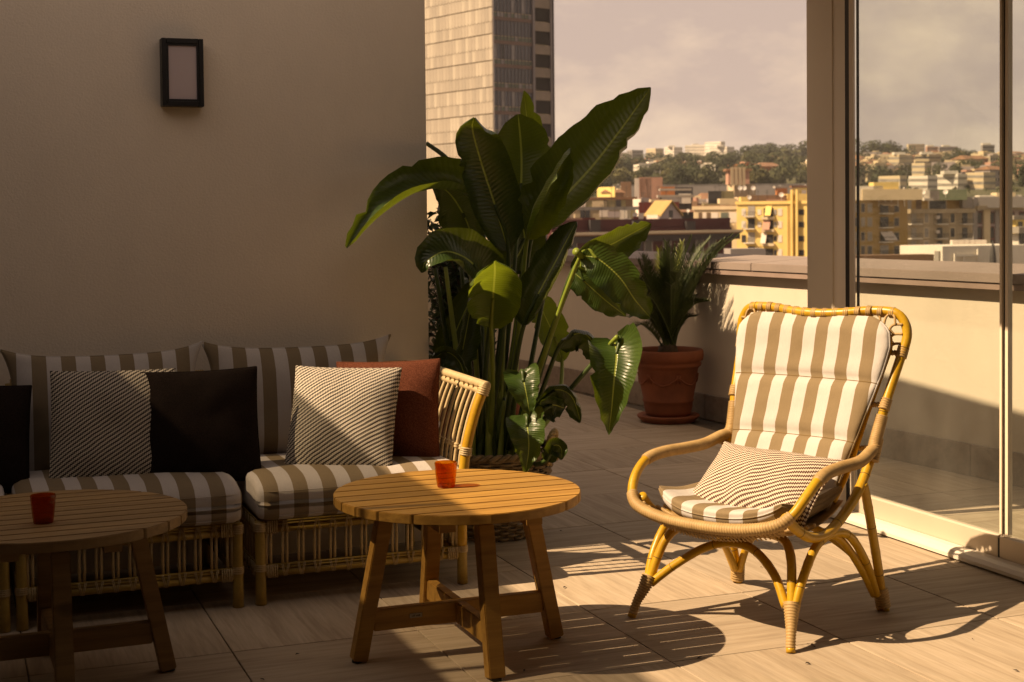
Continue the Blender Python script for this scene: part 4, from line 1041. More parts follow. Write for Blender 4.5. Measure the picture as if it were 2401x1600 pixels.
class Block:
    """A box of a building: near vertical edge at (pm) at distance D; its left face runs back to pl, its right face to pr."""
    def __init__(s, name, label, D, th, pl, pm, pr, pt, mat, group=None, zb=-26, dmin=9, cat='building', roof=None, parapet=.0):
        s.D, s.mat = D, mat
        E = atD(pm, pt, D); s.E = E; s.top = E.z; s.zb = zb
        r = _r0 * cos(th) - _f0 * sin(th); r = r            # direction along the right face, away from the near edge
        s.dr = (_r0 * cos(th) + _f0 * sin(th)); s.dl = (-_r0 * sin(th) + _f0 * cos(th))
        def length(p, d):
            if p is None: return dmin
            v = ray(p, pt); v = Vector((v.x, v.y, 0)); e = Vector((E.x, E.y, 0))
            # E + d*t parallel to v
            den = d.x * v.y - d.y * v.x; return max(1.0, -(e.x * v.y - e.y * v.x) / den) if abs(den) > 1e-6 else dmin
        s.Lr = length(pr, s.dr); s.Ll = length(pl, s.dl)
        s.Lr = min(s.Lr, 160); s.Ll = min(s.Ll, 160)
        s.o = thing(name, (E.x, E.y, zb), label, cat, group)
        A = Vector((E.x, E.y, 0)); B_ = A + s.dr * s.Lr; D_ = A + s.dl * s.Ll; C_ = B_ + s.dl * s.Ll
        s.A, s.B, s.C, s.Dd = A, B_, C_, D_
        z = Vector((0, 0, 1)); mb = MB(); c = [A, B_, C_, D_]
        mb.add([p + z * zb for p in c] + [p + z * s.top for p in c], [(0, 1, 5, 4), (1, 2, 6, 5), (2, 3, 7, 6), (3, 0, 4, 7), (4, 5, 6, 7), (3, 2, 1, 0)])
        mb.build('wall', M['facade_' + mat], s.o, False, s.o.location)
        if parapet:
            for (p, q) in ((A, B_), (B_, C_), (C_, D_), (D_, A)):
                n_ = (q - p).normalized().cross(z)
                MB().bar(p + z * (s.top + .2 * parapet) + n_ * .06, q + z * (s.top + .2 * parapet) + n_ * .06, .5, parapet).build('cornice', M['facade_' + mat], s.o, False, s.o.location)
        if roof == 'gable':
            h = min(s.Lr, s.Ll) * .28; ov = .5; mid = (s.Lr < s.Ll)
            a_, b_ = (s.dr, s.dl) if s.Lr < s.Ll else (s.dl, s.dr); La, Lb = min(s.Lr, s.Ll), max(s.Lr, s.Ll)
            P0 = A - a_ * ov - b_ * ov; t = s.top + .02
            v = [P0 + z * t, P0 + a_ * (La + 2 * ov) + z * t, P0 + a_ * (La / 2 + ov) + z * (t + h)]; v += [p + b_ * (Lb + 2 * ov) for p in v]
            MB().add(v, [(0, 1, 2), (5, 4, 3), (0, 2, 5, 3), (1, 4, 5, 2), (0, 3, 4, 1)]).build('roof', M['roof_tile'], s.o, False, s.o.location)
        elif roof:
            c2 = [A, B_, C_, D_]; cc = (A + C_) / 2
            o_ = [p + (p - cc).normalized() * .7 for p in c2]
            MB().add([p + z * (s.top + .03) for p in o_] + [p + z * (s.top + .65) for p in o_], [(0, 1, 5, 4), (1, 2, 6, 5), (2, 3, 7, 6), (3, 0, 4, 7), (4, 5, 6, 7), (3, 2, 1, 0)]).build('roof', M[roof], s.o, False, s.o.location)
    def at(s, face, px, py):
        n_ = Vector((s.dr.y, -s.dr.x, 0)) if face == 'R' else Vector((s.dl.y, -s.dl.x, 0))
        p = onplane(px, py, s.A, n_)
        return p, (s.dr if face == 'R' else -s.dl), (n_ if n_.dot(EYEP - s.A) > 0 else -n_)
    def plate(s, face, px, py, w, h, mat, name='window', out=.10, th=.24, parent=None):
        """a box of w x h metres on the face, its middle seen at (px, py)"""
        p, d, n_ = s.at(face, px, py); z = Vector((0, 0, 1)); mb = MB()
        c = p + n_ * (out - th / 2)
        R = Matrix((d, -n_, z)).transposed(); mb.box(c, (w, th, h), R)
        return mb.build(name, M[mat] if isinstance(mat, str) else mat, parent or s.o, False, (s.o.location))
    def window(s, face, px, py, w=1.1, h=1.7, mat='window_dark', frame=True):
        f = s.plate(face, px, py, w + .36, h + .36, 'facade_white' if frame is True else frame, 'window', .06, .2) if frame else None
        g = s.plate(face, px, py, w, h, mat, 'pane' if frame else 'window', .09, .2, s.o)
        if f: g.parent = f; g.location = (0, 0, 0)
        if f: f.name = 'window'
        return g
    def balcony(s, face, px, py, w=2.6, d=1.1):
        p, dd, n_ = s.at(face, px, py); z = Vector((0, 0, 1)); R = Matrix((dd, -n_, z)).transposed()
        b = MB().box(p + n_ * d / 2, (w, d, .22), R).build('balcony', M['facade_white'], s.o, False, s.o.location)
        rl = MB().box(p + n_ * d + z * 1.05, (w, .06, .07), R).box(p + n_ * d + z * .55, (w, .04, .05), R)
        for k in range(9): rl.box(p + n_ * d + dd * (w * (k / 8 - .5)) + z * .58, (.07, .05, 1.0), R)
        for sg in (-1, 1): rl.box(p + n_ * d / 2 + dd * (sg * w / 2) + z * 1.05, (.06, d, .07), R)
        rl.build('railing', M['rail'], b, False, s.o.location)
    def grid(s, face, pxs, pys, w=1.0, h=1.5, mat='window_dark', name='windows'):
        """far facade: the windows are real boxes, too small to pick apart, joined"""
        mb = MB(); z = Vector((0, 0, 1))
        for x in pxs:
            for y in pys:
                p, d, n_ = s.at(face, x, y); mb.box(p - n_ * .02, (w, .24, h), Matrix((d, -n_, z)).transposed())
        o = mb.build(name, M[mat], s.o, False, s.o.location); o['kind'] = 'stuff'; return o
    def deck(s, name, px, py, w, d, h, mat, th=.0):
        """a hut, tank or shed standing on the roof; (px, py) is its top middle"""
        p = atD(px, py, s.D + 4); z0 = s.top
        return MB().box((p.x, p.y, (p.z + z0) / 2 - .01), (w, d, max(.4, p.z - z0)), Matrix.Rotation(-YAW + th, 3, 'Z')).build(name, M['facade_' + mat] if 'facade_' + mat in M else M[mat], s.o, False, s.o.location)
def dish(o, px, py, D, r):
    p = atD(px, py, D); mb = MB(); n_ = (EYEP - p + Vector((rC.uniform(-1, 1) * 60, rC.uniform(-1, 1) * 60, 90))).normalized(); r *= .55; u = n_.orthogonal().normalized(); v = n_.cross(u)
    vs = [p - n_ * r * .25]
    for a in range(12): vs.append(p + (u * cos(a * pi / 6) + v * sin(a * pi / 6)) * r)
    mb.add(vs, [(0, i + 1, (i + 1) % 12 + 1) for i in range(12)])
    mb.tube([p - n_ * r * .3, p - n_ * r * .3 - Vector((0, 0, r * 2.2))], .05, 5)
    mb.build('satellite_dish', M['dish'], o, False, o.location)
def antenna(o, px, py, D, h):
    p = atD(px, py, D); mb = MB().tube([p, p + Vector((0, 0, h))], .035, 5)
    for k in range(3): mb.tube([p + Vector((-.5, 0, h * (.95 - k * .1))), p + Vector((.5, 0, h * (.95 - k * .1)))], .02, 4)
    mb.build('antenna', M['rail'], o, False, o.location)

# ground and hill
def hill_h(R, F):
    """height of the ground, R metres to the right and F metres ahead"""
    if F < 521: return -26
    px = CX + CF * (R / F)
    k = 0; T_ = ((520, -26), (640, 6), (800, 17), (1000, 28), (1250, 41), (1500, 51), (1950, 52))
    for (a, b), (c, d) in zip(T_, T_[1:]):
        if F <= c: k = b + (d - b) * max(0, (F - a) / (c - a)); break
    return k - 6 * max(0, min(1, (1430 - px) / 250)) + 3.5 * noise.noise(Vector((R * .008, F * .008, 0))) * min(1, max(0, (F - 600) / 200))
mb = MB(); NF, NR = 46, 50
for i in range(NF):
    F = 522 + (1900 - 522) * i / (NF - 1)
    for j in range(NR):
        R = -700 + 1900 * j / (NR - 1); p = _r0 * R + _f0 * F; mb.v.append((p.x, p.y, hill_h(R, F)))
for i in range(NF - 1):
    for j in range(NR - 1): a = i * NR + j; mb.f.append((a, a + 1, a + NR + 1, a + NR))
M['hillside'] = simple('hillside', (.075, .070, .035), .95, .4, .02, .0)
h_ = mb.build('hillside', M['hillside'], None, True); tag(h_, kind='structure')
g_ = MB().add([(-2600, -600, -26.3), (2900, -600, -26.3), (2900, 2900, -26.3), (-2600, 2900, -26.3)], [(0, 1, 2, 3)]).build('ground', cm('city_ground', (.20, .17, .14))); tag(g_, kind='structure')

# --- the tower behind the wall
TWD = 215
tw = Block('office_tower', 'tall office tower with pale shingled side and dark glazed front behind the strelitzia', TWD, radians(38), 860, 1152, 1292, -420, 'stone', cat='tower', zb=-26)
# scalloped concrete panels on the left face
pn = [simple('tower_panel_%d' % k, c, .85, .06, .3, 0) for k, c in enumerate(((.33, .285, .24), (.36, .312, .262), (.305, .265, .225), (.41, .36, .30)))]
p0, dL, nL = tw.at('L', 1152, 300)
PW, PH = .84, 1.87
pmesh = {}
def panel_mesh(up, k):
    if (up, k) not in pmesh:
        mb = MB(); w_, h_ = PW / 2 - .012, PH / 2 - .02; pts = []
        for i in range(7):
            x = -w_ + 2 * w_ * i / 6; pts.append((x, .26 * (1 - (x / w_) ** 2)))
        cvs = []
        for (x, q) in pts:   # bowed panel: curved in plan, scalloped on one end
            yb = -h_ - (q if not up else 0); yt = h_ - (q if up else 0); cvs.append((x, -q * .22, yb, yt))
        vs = []
        for (x, y, a, b) in cvs: vs += [(x, y - .10, a), (x, y - .10, b), (x, .08, a), (x, .08, b)]
        fs = []
        for i in range(6):
            a = i * 4; b = a + 4; fs += [(a, b, b + 1, a + 1), (a + 1, b + 1, b + 3, a + 3), (a, a + 2, b + 2, b)]
        fs += [(0, 1, 3, 2), (24, 26, 27, 25)]
        pmesh[(up, k)] = mb.add(vs, fs).mesh('panel', pn[k])
    return pmesh[(up, k)]
rot = math.atan2(dL.y, dL.x)
ztop = atD(1100, -30, TWD).z; row = 0; z = ztop
while z > atD(1100, 470, TWD).z:
    for c in range(1, 26):
        d = -c * PW + .45
        q = tw.A + (-dL) * (0) + tw.dl * (-d); q = tw.A + tw.dl * (c * PW - .40)
        sx = onplane(1000, 300, tw.A, Vector((tw.dl.y, -tw.dl.x, 0)))
        if (q - tw.A).dot(tw.dl) > (sx - tw.A).dot(tw.dl) + 1.5: break
        if row > 14: break
        kk = rC.choices((0, 1, 2, 3), (5, 4, 3, 3))[0]
        m_ = panel_mesh(row % 2 == 1, kk)
        o = link('panel', m_, tw.o, Vector((q.x, q.y, z)) + nL * .10 - tw.o.location, (0, 0, math.atan2(dL.y, dL.x) if nL.dot(Vector((dL.y, -dL.x, 0))) > 0 else math.atan2(-dL.y, -dL.x)))
    z -= PH + .05 + (.07 if row % 2 == 1 else 0); row += 1
# glazed right face: storeys of dark panes and brown spandrels with mullions, open loggias at the corner
M['tower_glass'] = simple('tower_glass', (.055, .055, .070), .15, .3, .2, 0); M['tower_blind'] = simple('tower_blind', (.20, .19, .20), .6, .25, .8, 0); M['spandrel'] = simple('spandrel', (.13, .085, .075), .6, .15, .5, 0); M['balcony_concrete'] = simple('balcony_concrete', (.20, .165, .14), .8, .15, .5, 0); M['tower_metal'] = simple('tower_metal', (.16, .14, .15), .4, .1, .5, 0)
pR = lambda x, y: tw.at('R', x, y)[0]
dR, nR = tw.at('R', 1200, 100)[1:]
RM = Matrix((dR, -nR, Vector((0, 0, 1)))).transposed()
uL = (pR(1156, 100) - tw.A).dot(dR); uM = (pR(1246, 100) - tw.A).dot(dR); uM2 = (pR(1251, 100) - tw.A).dot(dR); uE = (pR(1287, 100) - tw.A).dot(dR)
ST = 53.4 * TWD / CF * 1.03
def tp(u, z, out=0): q = tw.A + dR * u + nR * out; return Vector((q.x, q.y, z))
zs0 = atD(1200, 38, TWD).z
for k in range(-3, 12):
    z = zs0 - k * ST
    if z < atD(1200, 640, TWD).z: break
    MB().box(tp((uL + uM) / 2, z - .25, .06), (uM - uL, .30, .50), RM).build('spandrel', M['spandrel'], tw.o, False, tw.o.location)
    NP = 11
    for i in range(NP):
        u = uL + (uM - uL) * (i + .5) / NP; wd = (uM - uL) / NP - .07
        rr = rC.random(); mt = 'tower_blind' if (rr < .12 or (k in (4, 5) and rr < .6)) else 'window_dark' if rr > .97 else 'tower_glass'
        MB().box(tp(u, z - .5 - (ST - .5 - .72) / 2, .03), (wd, .16, ST - .5 - .78), RM).build('pane', M[mt], tw.o, False, tw.o.location)
        MB().box(tp(u, z - ST + .33, .03), (wd, .16, .56), RM).build('pane', M['tower_blind'] if rC.random() < .35 else M['shutter_green'], tw.o, False, tw.o.location)
    MB().box(tp((uM2 + uE) / 2, z - .95, .10), (uE - uM2, .5, 1.35), RM).build('balcony_front', M['balcony_concrete'], tw.o, False, tw.o.location)
    MB().box(tp((uM2 + uE) / 2, z - 2.55, .02), (uE - uM2, .30, ST - 1.42), RM).build('loggia', M['facade_dark'], tw.o, False, tw.o.location)
zt, zb_ = atD(1200, -60, TWD).z, atD(1200, 640, TWD).z
ml = MB()
for i in range(12): ml.box(tp(uL + (uM - uL) * i / 11, (zt + zb_) / 2, .14), (.07, .14, zt - zb_), RM)
m_ = ml.build('mullions', M['tower_metal'], tw.o, False, tw.o.location); m_['kind'] = 'stuff'
for u, w_ in ((uM + .18, .40), (uE + .15, .30), (uE + .62, .12)):
    MB().box(tp(u, (zt + zb_) / 2, .20), (w_, .5, zt - zb_), RM).build('pilaster', M['tower_metal'], tw.o, False, tw.o.location)

# --- the dark red palazzo just below the parapet line
b = Block('palazzo', 'dark red palazzo with a projecting cornice behind the sago palm', 205, radians(38), 1290, 1294, 1716, 540, 'maroon', zb=-26)
for yy, hh, oo, mt in ((-1.3, 1.0, .9, 'facade_slate'), (-.5, .35, 1.6, 'facade_stone'), (-.75, .2, 1.3, 'facade_brown')):
    a = b.A; q = b.B; nn = b.at('R', 1500, 580)[2]; z = b.top + yy - .1
    MB().bar(Vector((a.x, a.y, z)) + nn * oo / 2, Vector((q.x, q.y, z)) + nn * oo / 2 + b.dr * .9, oo, hh).build('cornice', M[mt], b.o, False, b.o.location)
MB().bar(Vector((b.A.x, b.A.y, b.top + .6)) - nn * .5, Vector((b.B.x, b.B.y, b.top + .6)) - nn * .5, .3, 1.6).build('attic_wall', M['facade_maroon'], b.o, False, b.o.location)
for x in (1305, 1342, 1450, 1520, 1564, 1600, 1640, 1670): b.window('R', x, 577 - (x - 1300) * .012, 1.35, 2.7, 'window_dark', 'facade_grey')
for x in (1394, 1494, 1618): b.plate('R', x, 577, 1.9, 7.5, 'facade_slate', 'pilaster', .25, .4)
# --- yellow apartment block beside the pillar
b = Block('apartment_block', 'bright yellow apartment block with balconies and a pulled down awning beside the pillar', 330, radians(-24), 1716, 1727, 1893, 478, 'yellow', parapet=.7)
ys = [498, 527, 560, 593]
for k, y in enumerate(ys):
    for x, w_, mt in ((1744, .95, 'blind_white'), (1781, .8, 'blind_white'), (1818, .6, 'shutter'), (1829, .95, 'blind_white'), (1875, 1.9, 'window_dark')):
        if (x, y) == (1781, 560): continue
        b.window('R', x, y, w_, 1.6 if x in (1744, 1829) else 1.2, mt if rC.random() < .75 else 'window_dark', False)
    b.plate('R', 1762, y - 2, 1.6, 2.4, 'window_dark' if k % 2 else 'shutter', 'balcony_door'); b.balcony('R', 1759, y + 10, 2.4, 1.2)
    b.plate('R', 1802, y + 4, 2.2, 2.6, 'window_dark', 'loggia'); b.plate('R', 1802, y + 14, 2.8, .6, 'facade_cream', 'balcony_front', .8, 1)
for x0, y0, x1, y1, mt in ((1790, 513, 1807, 538, 'facade_rose'), (1786, 546, 1798, 570, 'blind_white'), (1796, 482, 1810, 505, 'facade_yellow')):
    p, d, nn = b.at('R', x0, y0); q = b.at('R', x1, y1)[0]
    W_ = (q - p).dot(d); H_ = p.z - q.z; o_ = 1.4
    MB().add([p, p + d * W_, p + d * W_ + nn * o_ - Vector((0, 0, H_)), p + nn * o_ - Vector((0, 0, H_))] + [v - Vector((0, 0, .12)) for v in (p, p + d * W_, p + d * W_ + nn * o_ - Vector((0, 0, H_)), p + nn * o_ - Vector((0, 0, H_)))], [(0, 1, 2, 3), (7, 6, 5, 4), (0, 4, 5, 1), (1, 5, 6, 2), (2, 6, 7, 3), (3, 7, 4, 0)]).build('awning', M[mt], b.o, False, b.o.location)
for x in (1852, 1866): b.plate('R', x, 540, 1.0, 16, 'facade_ochre', 'shaft', .08)
for x in (1858, 1870): b.plate('R', x, 540, .5, 18, 'facade_yellow', 'pilaster', .9, 1)
b.deck('roof_hut', 1877, 455, 7, 6, 3, 'yellow'); b.deck('roof_hut', 1750, 462, 3, 3, 2, 'yellow'); b.deck('roof_hut', 1800, 458, 9, 4, 2, 'brown'); b.deck('roof_terrace', 1840, 468, 9, 5, 1, 'rose')
for k in range(6): antenna(b.o, 1755 + k * 22, 478, 332, 3.2)
dish(b.o, 1757, 463, 331, .9); dish(b.o, 1832, 457, 331, 1.0)
b = Block('apartment_block', 'pale yellow low building with tall narrow windows left of the bright yellow block', 335, radians(-20), 1616, 1626, 1730, 490, 'cream', parapet=.8)
for x in (1642, 1652, 1662, 1672, 1680): b.window('R', x, 509, .8, 2.0, 'shutter_brown' if x % 4 else 'blind_white', False)
b.plate('R', 1700, 511, 1.9, 2.4, 'shutter_green', 'balcony_door'); b.balcony('R', 1698, 522, 2.6, 1); b.plate('R', 1718, 510, 2.2, 2.4, 'blind_white', 'balcony_door')
b.deck('roof_terrace', 1678, 478, 6, 4, 1, 'olive'); b.deck('roof_hut', 1705, 466, 4, 4, 2, 'cream'); b.deck('water_tank', 1660, 480, 2.2, 2, 1, 'grey')
MB().bar(Vector((b.A.x, b.A.y, b.top + .5)) - b.dl * -.3, Vector((b.B.x, b.B.y, b.top + .5)), .6, .5).build('eaves', M['roof_tile'], b.o, False, b.o.location)
# --- little gabled house and the roofs in front of it
b = Block('small_house', 'small lilac house with a pale tiled gable roof above the dark red palazzo', 262, radians(38), 1514, 1546, 1598, 508, 'lilac')
M['roof_straw'] = cm('roof_straw', (.42, .29, .12), .15)
z = Vector((0, 0, 1)); t = b.top; hgt = 2.6; a0, b0, c0, d0 = b.A, b.B, b.C, b.Dd; r0, r1 = (a0 + b0) / 2 + z * (t + hgt), (c0 + d0) / 2 + z * (t + hgt)
e = .35
MB().add([a0 + z * t, b0 + z * t, c0 + z * t, d0 + z * t, r0, r1], [(0, 1, 4), (2, 3, 5)]).build('gable', M['facade_lilac'], b.o, False, b.o.location)
for (p, q, r_, s_) in ((a0, d0, r1, r0), (b0, c0, r1, r0)):
    o_ = (p - r0).normalized() * .5; o_.z = min(o_.z, 0); k_ = (p - d0 if p is a0 else p - c0).normalized() * .5
    v = [p + z * (t if p.z < 1e9 and abs(p.z) < 1e-6 else 0), q + z * t, r_, s_]
    v = [Vector((p.x, p.y, t)) + k_, Vector((q.x, q.y, t)) - k_, r_ - k_, s_ + k_]
    MB().add([x + z * .04 for x in v] + [x + z * .3 for x in v], [(0, 1, 2, 3), (7, 6, 5, 4), (0, 4, 5, 1), (1, 5, 6, 2), (2, 6, 7, 3), (3, 7, 4, 0)]).build('roof', M['roof_straw'], b.o, False, b.o.location)
b.window('R', 1573, 502, .9, 1.3, 'window_dark', False); b.plate('L', 1530, 520, 3.0, 2.4, 'blind_white', 'shutter'); dish(b.o, 1571, 517, 260, .8)
b = Block('shed_roof_house', 'dark gabled house between the lilac house and the pale yellow building', 285, radians(50), 1582, 1600, 1626, 498, 'dark', roof='gable')
dish(b.o, 1613, 494, 283, .6)
MID = [  # name, label, D, th, pl, pm, pr, pt, mat, roof, details
 ('low_house', 'red walled house with a white parapet left of the lilac gabled house', 255, 12, 1484, 1488, 1516, 508, 'red', None, [('R', 1503, 515, .9, 2.2, 'blind_white')]),
 ('low_house', 'white terrace wall with a railing above the dark red palazzo', 240, 6, 1395, 1398, 1480, 522, 'white', None, [('R', 1418, 526, 2.4, 1.3, 'facade_lilac'), ('R', 1462, 525, 4.5, 1.4, 'blind_white')]),
 ('low_house', 'deep red low house behind the dark strelitzia leaf, with a satellite dish', 245, 10, 1296, 1300, 1396, 512, 'red', None, [('R', 1345, 520, 3, 1.2, 'facade_rose')]),
 ('low_house', 'cream house with an open terrace directly beside the office tower', 262, 30, 1296, 1312, 1345, 494, 'cream', 'roof_flat', [('R', 1330, 504, .9, 1.6, 'window_dark'), ('L', 1304, 504, 1.0, 1.4, 'window_dark')]),
 ('long_house', 'long grey house with dark doorways behind the white terrace wall', 285, 5, 1345, 1348, 1490, 494, 'tan', 'roof_grey', [('R', 1366, 503, .9, 2.0, 'window_dark'), ('R', 1378, 503, .9, 1.8, 'window_dark'), ('R', 1416, 500, 1.8, 1.5, 'blind_white'), ('R', 1440, 503, 2.6, 1.2, 'facade_lilac'), ('R', 1466, 503, 2.2, 2.6, 'facade_white'), ('R', 1480, 500, 1.6, 2.2, 'facade_olive')]),
 ('long_house', 'long olive house with a rust coloured roof edge in the middle of the roofs', 330, 7, 1352, 1356, 1487, 470, 'olive', 'roof_tile', [('R', 1364, 478, 1.8, 3, 'blind_white'), ('R', 1406, 482, 3.4, 2, 'facade_cream'), ('R', 1420, 479, .9, 3, 'facade_dark'), ('R', 1450, 478, 1.2, 2.4, 'window_dark'), ('R', 1475, 476, 1.6, 2.2, 'shutter_brown')]),
 ('white_cube_house', 'lilac house with a bright white end wall left of the red roofed terrace', 325, 35, 1484, 1502, 1524, 467, 'white', None, [('R', 1512, 474, 2, 2, 'facade_lilac')]),
 ('long_house', 'cream house with a maroon lower wall behind the gabled roofs', 318, 8, 1522, 1526, 1564, 468, 'cream', None, [('R', 1545, 487, 9, 2.4, 'facade_red')]),
 ('low_house', 'white and lilac house right beside the tower under a brown roof', 320, 34, 1298, 1320, 1345, 460, 'lilac', 'roof_tile', [('L', 1308, 470, 3.4, 2.6, 'facade_white'), ('R', 1331, 466, .9, 1.6, 'window_dark')]),
 ('gabled_hall', 'brown gabled hall with a yellow side wall among the middle roofs', 400, 40, 1413, 1430, 1462, 452, 'brown', 'gable', [('L', 1421, 456, 7, 4, 'facade_yellow')]),
 ('billboard_house', 'grey house carrying a pink and white poster wall', 430, 6, 1498, 1500, 1545, 441, 'white', None, [('R', 1526, 448, 7, 8, 'facade_rose'), ('R', 1508, 446, 5, 7, 'blind_white')]),
 ('arcade_house', 'cream house with an open white arcade on its roof', 440, 6, 1445, 1448, 1478, 442, 'cream', None, [('R', 1468, 450, 3.2, 6, 'facade_brown')]),
 ('red_house', 'dark red house with an open loggia and a rusty frame', 410, 8, 1550, 1553, 1616, 448, 'red', 'roof_flat', [('R', 1566, 455, 4, 4, 'facade_orange'), ('R', 1592, 456, 8, 4, 'window_dark')]),
 ('terrace_house', 'house with a white slab roof over a dark terrace, left of the bell tower', 360, 6, 1546, 1549, 1622, 464, 'dark', 'roof_flat', [('R', 1575, 468, 5, 2, 'facade_grey'), ('R', 1606, 466, 3, 2.4, 'facade_white')]),
 ('white_roof_house', 'long white roofed house just left of the yellow roof hut', 345, 5, 1660, 1662, 1722, 456, 'white', None, [('R', 1680, 463, 4, 3, 'window_dark'), ('R', 1706, 463, 3, 3, 'facade_olive')]),
 ('long_warehouse', 'very long grey warehouse roof at the foot of the hill', 620, 3, 1440, 1443, 1899, 438, 'grey', 'roof_grey', []),
 ('cream_block', 'long cream building at the foot of the wooded hill beside the tower', 600, 6, 1318, 1322, 1380, 430, 'cream', None, [('R', 1340, 444, 2, 3, 'window_dark')]),
 ('cream_block', 'pale grey low hall behind the gabled brown hall', 580, 6, 1408, 1410, 1456, 443, 'tan', 'roof_flat', []),
 ('red_box_house', 'orange red house with antennas behind the yellow roof terrace', 420, 20, 1818, 1822, 1846, 442, 'orange', 'roof_flat', []),
 ('yellow_box_house', 'light yellow upper storey beside the pillar under a brown roof', 400, 12, 1858, 1861, 1910, 441, 'yellow', 'roof_tile', [('R', 1885, 455, 1.2, 2, 'blind_white')]),
]
for nm, lb, D, th, pl, pm, pr, pt, mat, roof, det in MID:
    b = Block(nm, lb, D, radians(th), pl, pm, pr, pt, mat, 'houses of the old town beyond the parapet', roof=roof)
    for f, x, y, w_, h__, mt in det: b.plate(f, x, y, w_, h__, mt, 'window' if mt in ('window_dark', 'blind_white', 'shutter', 'shutter_brown') else 'wall_panel')
    for k in range(rC.randint(1, 3)): antenna(b.o, rC.uniform(pl + 3, pr - 3), pt, D + 2, rC.uniform(1.5, 3.5))
    if rC.random() < .7: dish(b.o, rC.uniform(pl + 4, pr - 4), pt - 4, D + 2, .8)
# --- bell tower house in front of the hill
b = Block('turret_house', 'square turret with a red tiled cap and columns rising above the yellow block', 520, radians(30), 1704, 1722, 1772, 432, 'tan')
for x in (1735, 1745, 1766): dish(b.o, x, 441, 517, 1.5)
b.plate('L', 1714, 442, 3, 6, 'facade_cream', 'wall_panel')
b2 = b.deck('turret', 1729, 402, 7.5, 6.5, 5, 'rose')
tpx = atD(1729, 402, 524)
MB().box((tpx.x, tpx.y, tpx.z + .4), (9.2, 8, .8), Matrix.Rotation(-YAW, 3, 'Z')).build('turret_cap', M['roof_tile'], b.o, False, b.o.location)
for k in range(4):
    q = atD(1717 + k * 9, 410, 518.5); MB().box((q.x, q.y, q.z - .6), (1.0, .8, 6.5), Matrix.Rotation(-YAW, 3, 'Z')).build('column', M['facade_tan'], b.o, False, b.o.location)

# --- behind the glass: ochre apartments, grey palazzo, near white terrace, low grey roof
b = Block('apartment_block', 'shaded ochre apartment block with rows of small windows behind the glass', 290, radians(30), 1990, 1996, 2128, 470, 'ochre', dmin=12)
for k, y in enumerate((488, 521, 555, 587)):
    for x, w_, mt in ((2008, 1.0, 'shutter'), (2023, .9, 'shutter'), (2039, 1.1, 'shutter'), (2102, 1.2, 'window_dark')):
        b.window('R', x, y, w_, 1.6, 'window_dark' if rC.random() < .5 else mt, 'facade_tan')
    b.plate('R', 2073, y + 2, 2.2, 2.4, 'window_dark' if k != 3 else 'shutter', 'balcony_door'); b.balcony('R', 2073, y + 13, 3.0, 1.2)
for x0, x1, y0, y1, mt in ((2058, 2092, 474, 481, 'facade_cream'), (2064, 2092, 543, 562, 'blind_white')):
    p, d, nn = b.at('R', x0, y0); q = b.at('R', x1, y1)[0]; W_ = (q - p).dot(d); H_ = p.z - q.z; o_ = 1.5
    v = [p, p + d * W_, p + d * W_ + nn * o_ - z * H_, p + nn * o_ - z * H_]
    MB().add(v + [x - z * .12 for x in v], [(0, 1, 2, 3), (7, 6, 5, 4), (0, 4, 5, 1), (1, 5, 6, 2), (2, 6, 7, 3), (3, 7, 4, 0)]).build('awning', M[mt], b.o, False, b.o.location)
b.deck('roof_hut', 2085, 444, 12, 5, 3, 'cream'); b.deck('roof_hut', 2072, 428, 5, 4, 3, 'yellow'); b.deck('roof_hut', 2024, 437, 7, 4, 2, 'white')
for k in range(5): b.plate('R', 2060 + k * 15, 462, .25, 4, 'facade_white', 'fence_post', .1)
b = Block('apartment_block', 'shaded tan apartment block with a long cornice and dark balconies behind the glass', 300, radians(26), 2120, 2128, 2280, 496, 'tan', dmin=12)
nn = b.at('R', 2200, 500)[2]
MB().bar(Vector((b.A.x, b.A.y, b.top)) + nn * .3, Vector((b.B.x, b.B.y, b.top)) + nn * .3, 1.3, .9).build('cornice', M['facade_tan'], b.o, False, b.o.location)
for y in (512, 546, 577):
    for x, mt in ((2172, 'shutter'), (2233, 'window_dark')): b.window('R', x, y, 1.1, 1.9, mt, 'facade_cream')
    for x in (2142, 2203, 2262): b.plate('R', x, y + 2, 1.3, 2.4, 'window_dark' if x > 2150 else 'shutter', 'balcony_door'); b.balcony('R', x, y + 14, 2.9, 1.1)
    b.plate('R', 2196, y - 2, .9, .7, 'blind_white', 'air_conditioner', .5, .5)
up = Block('penthouse', 'tan penthouse with a white framed loggia on top of the tan block', 306, radians(26), 2128, 2134, 2280, 470, 'ochre', dmin=8, zb=b.top + .1)
for x, w_, h__, mt in ((2130, 1.5, 3, 'shutter'), (2154, 1.4, 2.4, 'shutter_brown'), (2198, 4.6, 2.8, 'window_dark'), (2178, .4, 3.4, 'facade_white'), (2217, .4, 3.4, 'facade_white'), (2273, 2.4, 2.4, 'facade_cream')): up.plate('R', x, 479, w_, h__, mt, 'window' if 'fac' not in mt else 'wall_panel')
up.plate('R', 2190, 468, 6.5, .5, 'facade_white', 'lintel', .6, .8)
up.deck('roof_hut', 2135, 446, 7, 4, 3, 'white'); up.deck('roof_hut', 2163, 447, 6, 4, 3, 'lilac'); up.deck('roof_garden', 2205, 445, 10, 4, 2, 'green'); dish(up.o, 2164, 450, 303, 1.1); dish(up.o, 2217, 450, 303, 1.0)
b = Block('palazzo', 'grey palazzo with pale pilasters and dark red windows at the right of the glass', 310, radians(24), 2278, 2284, 2420, 488, 'lilac', dmin=12)
nn = b.at('R', 2320, 500)[2]
MB().bar(Vector((b.A.x, b.A.y, b.top)) + nn * .4, Vector((b.B.x, b.B.y, b.top)) + nn * .4, 1.5, .9).build('cornice', M['facade_tan'], b.o, False, b.o.location)
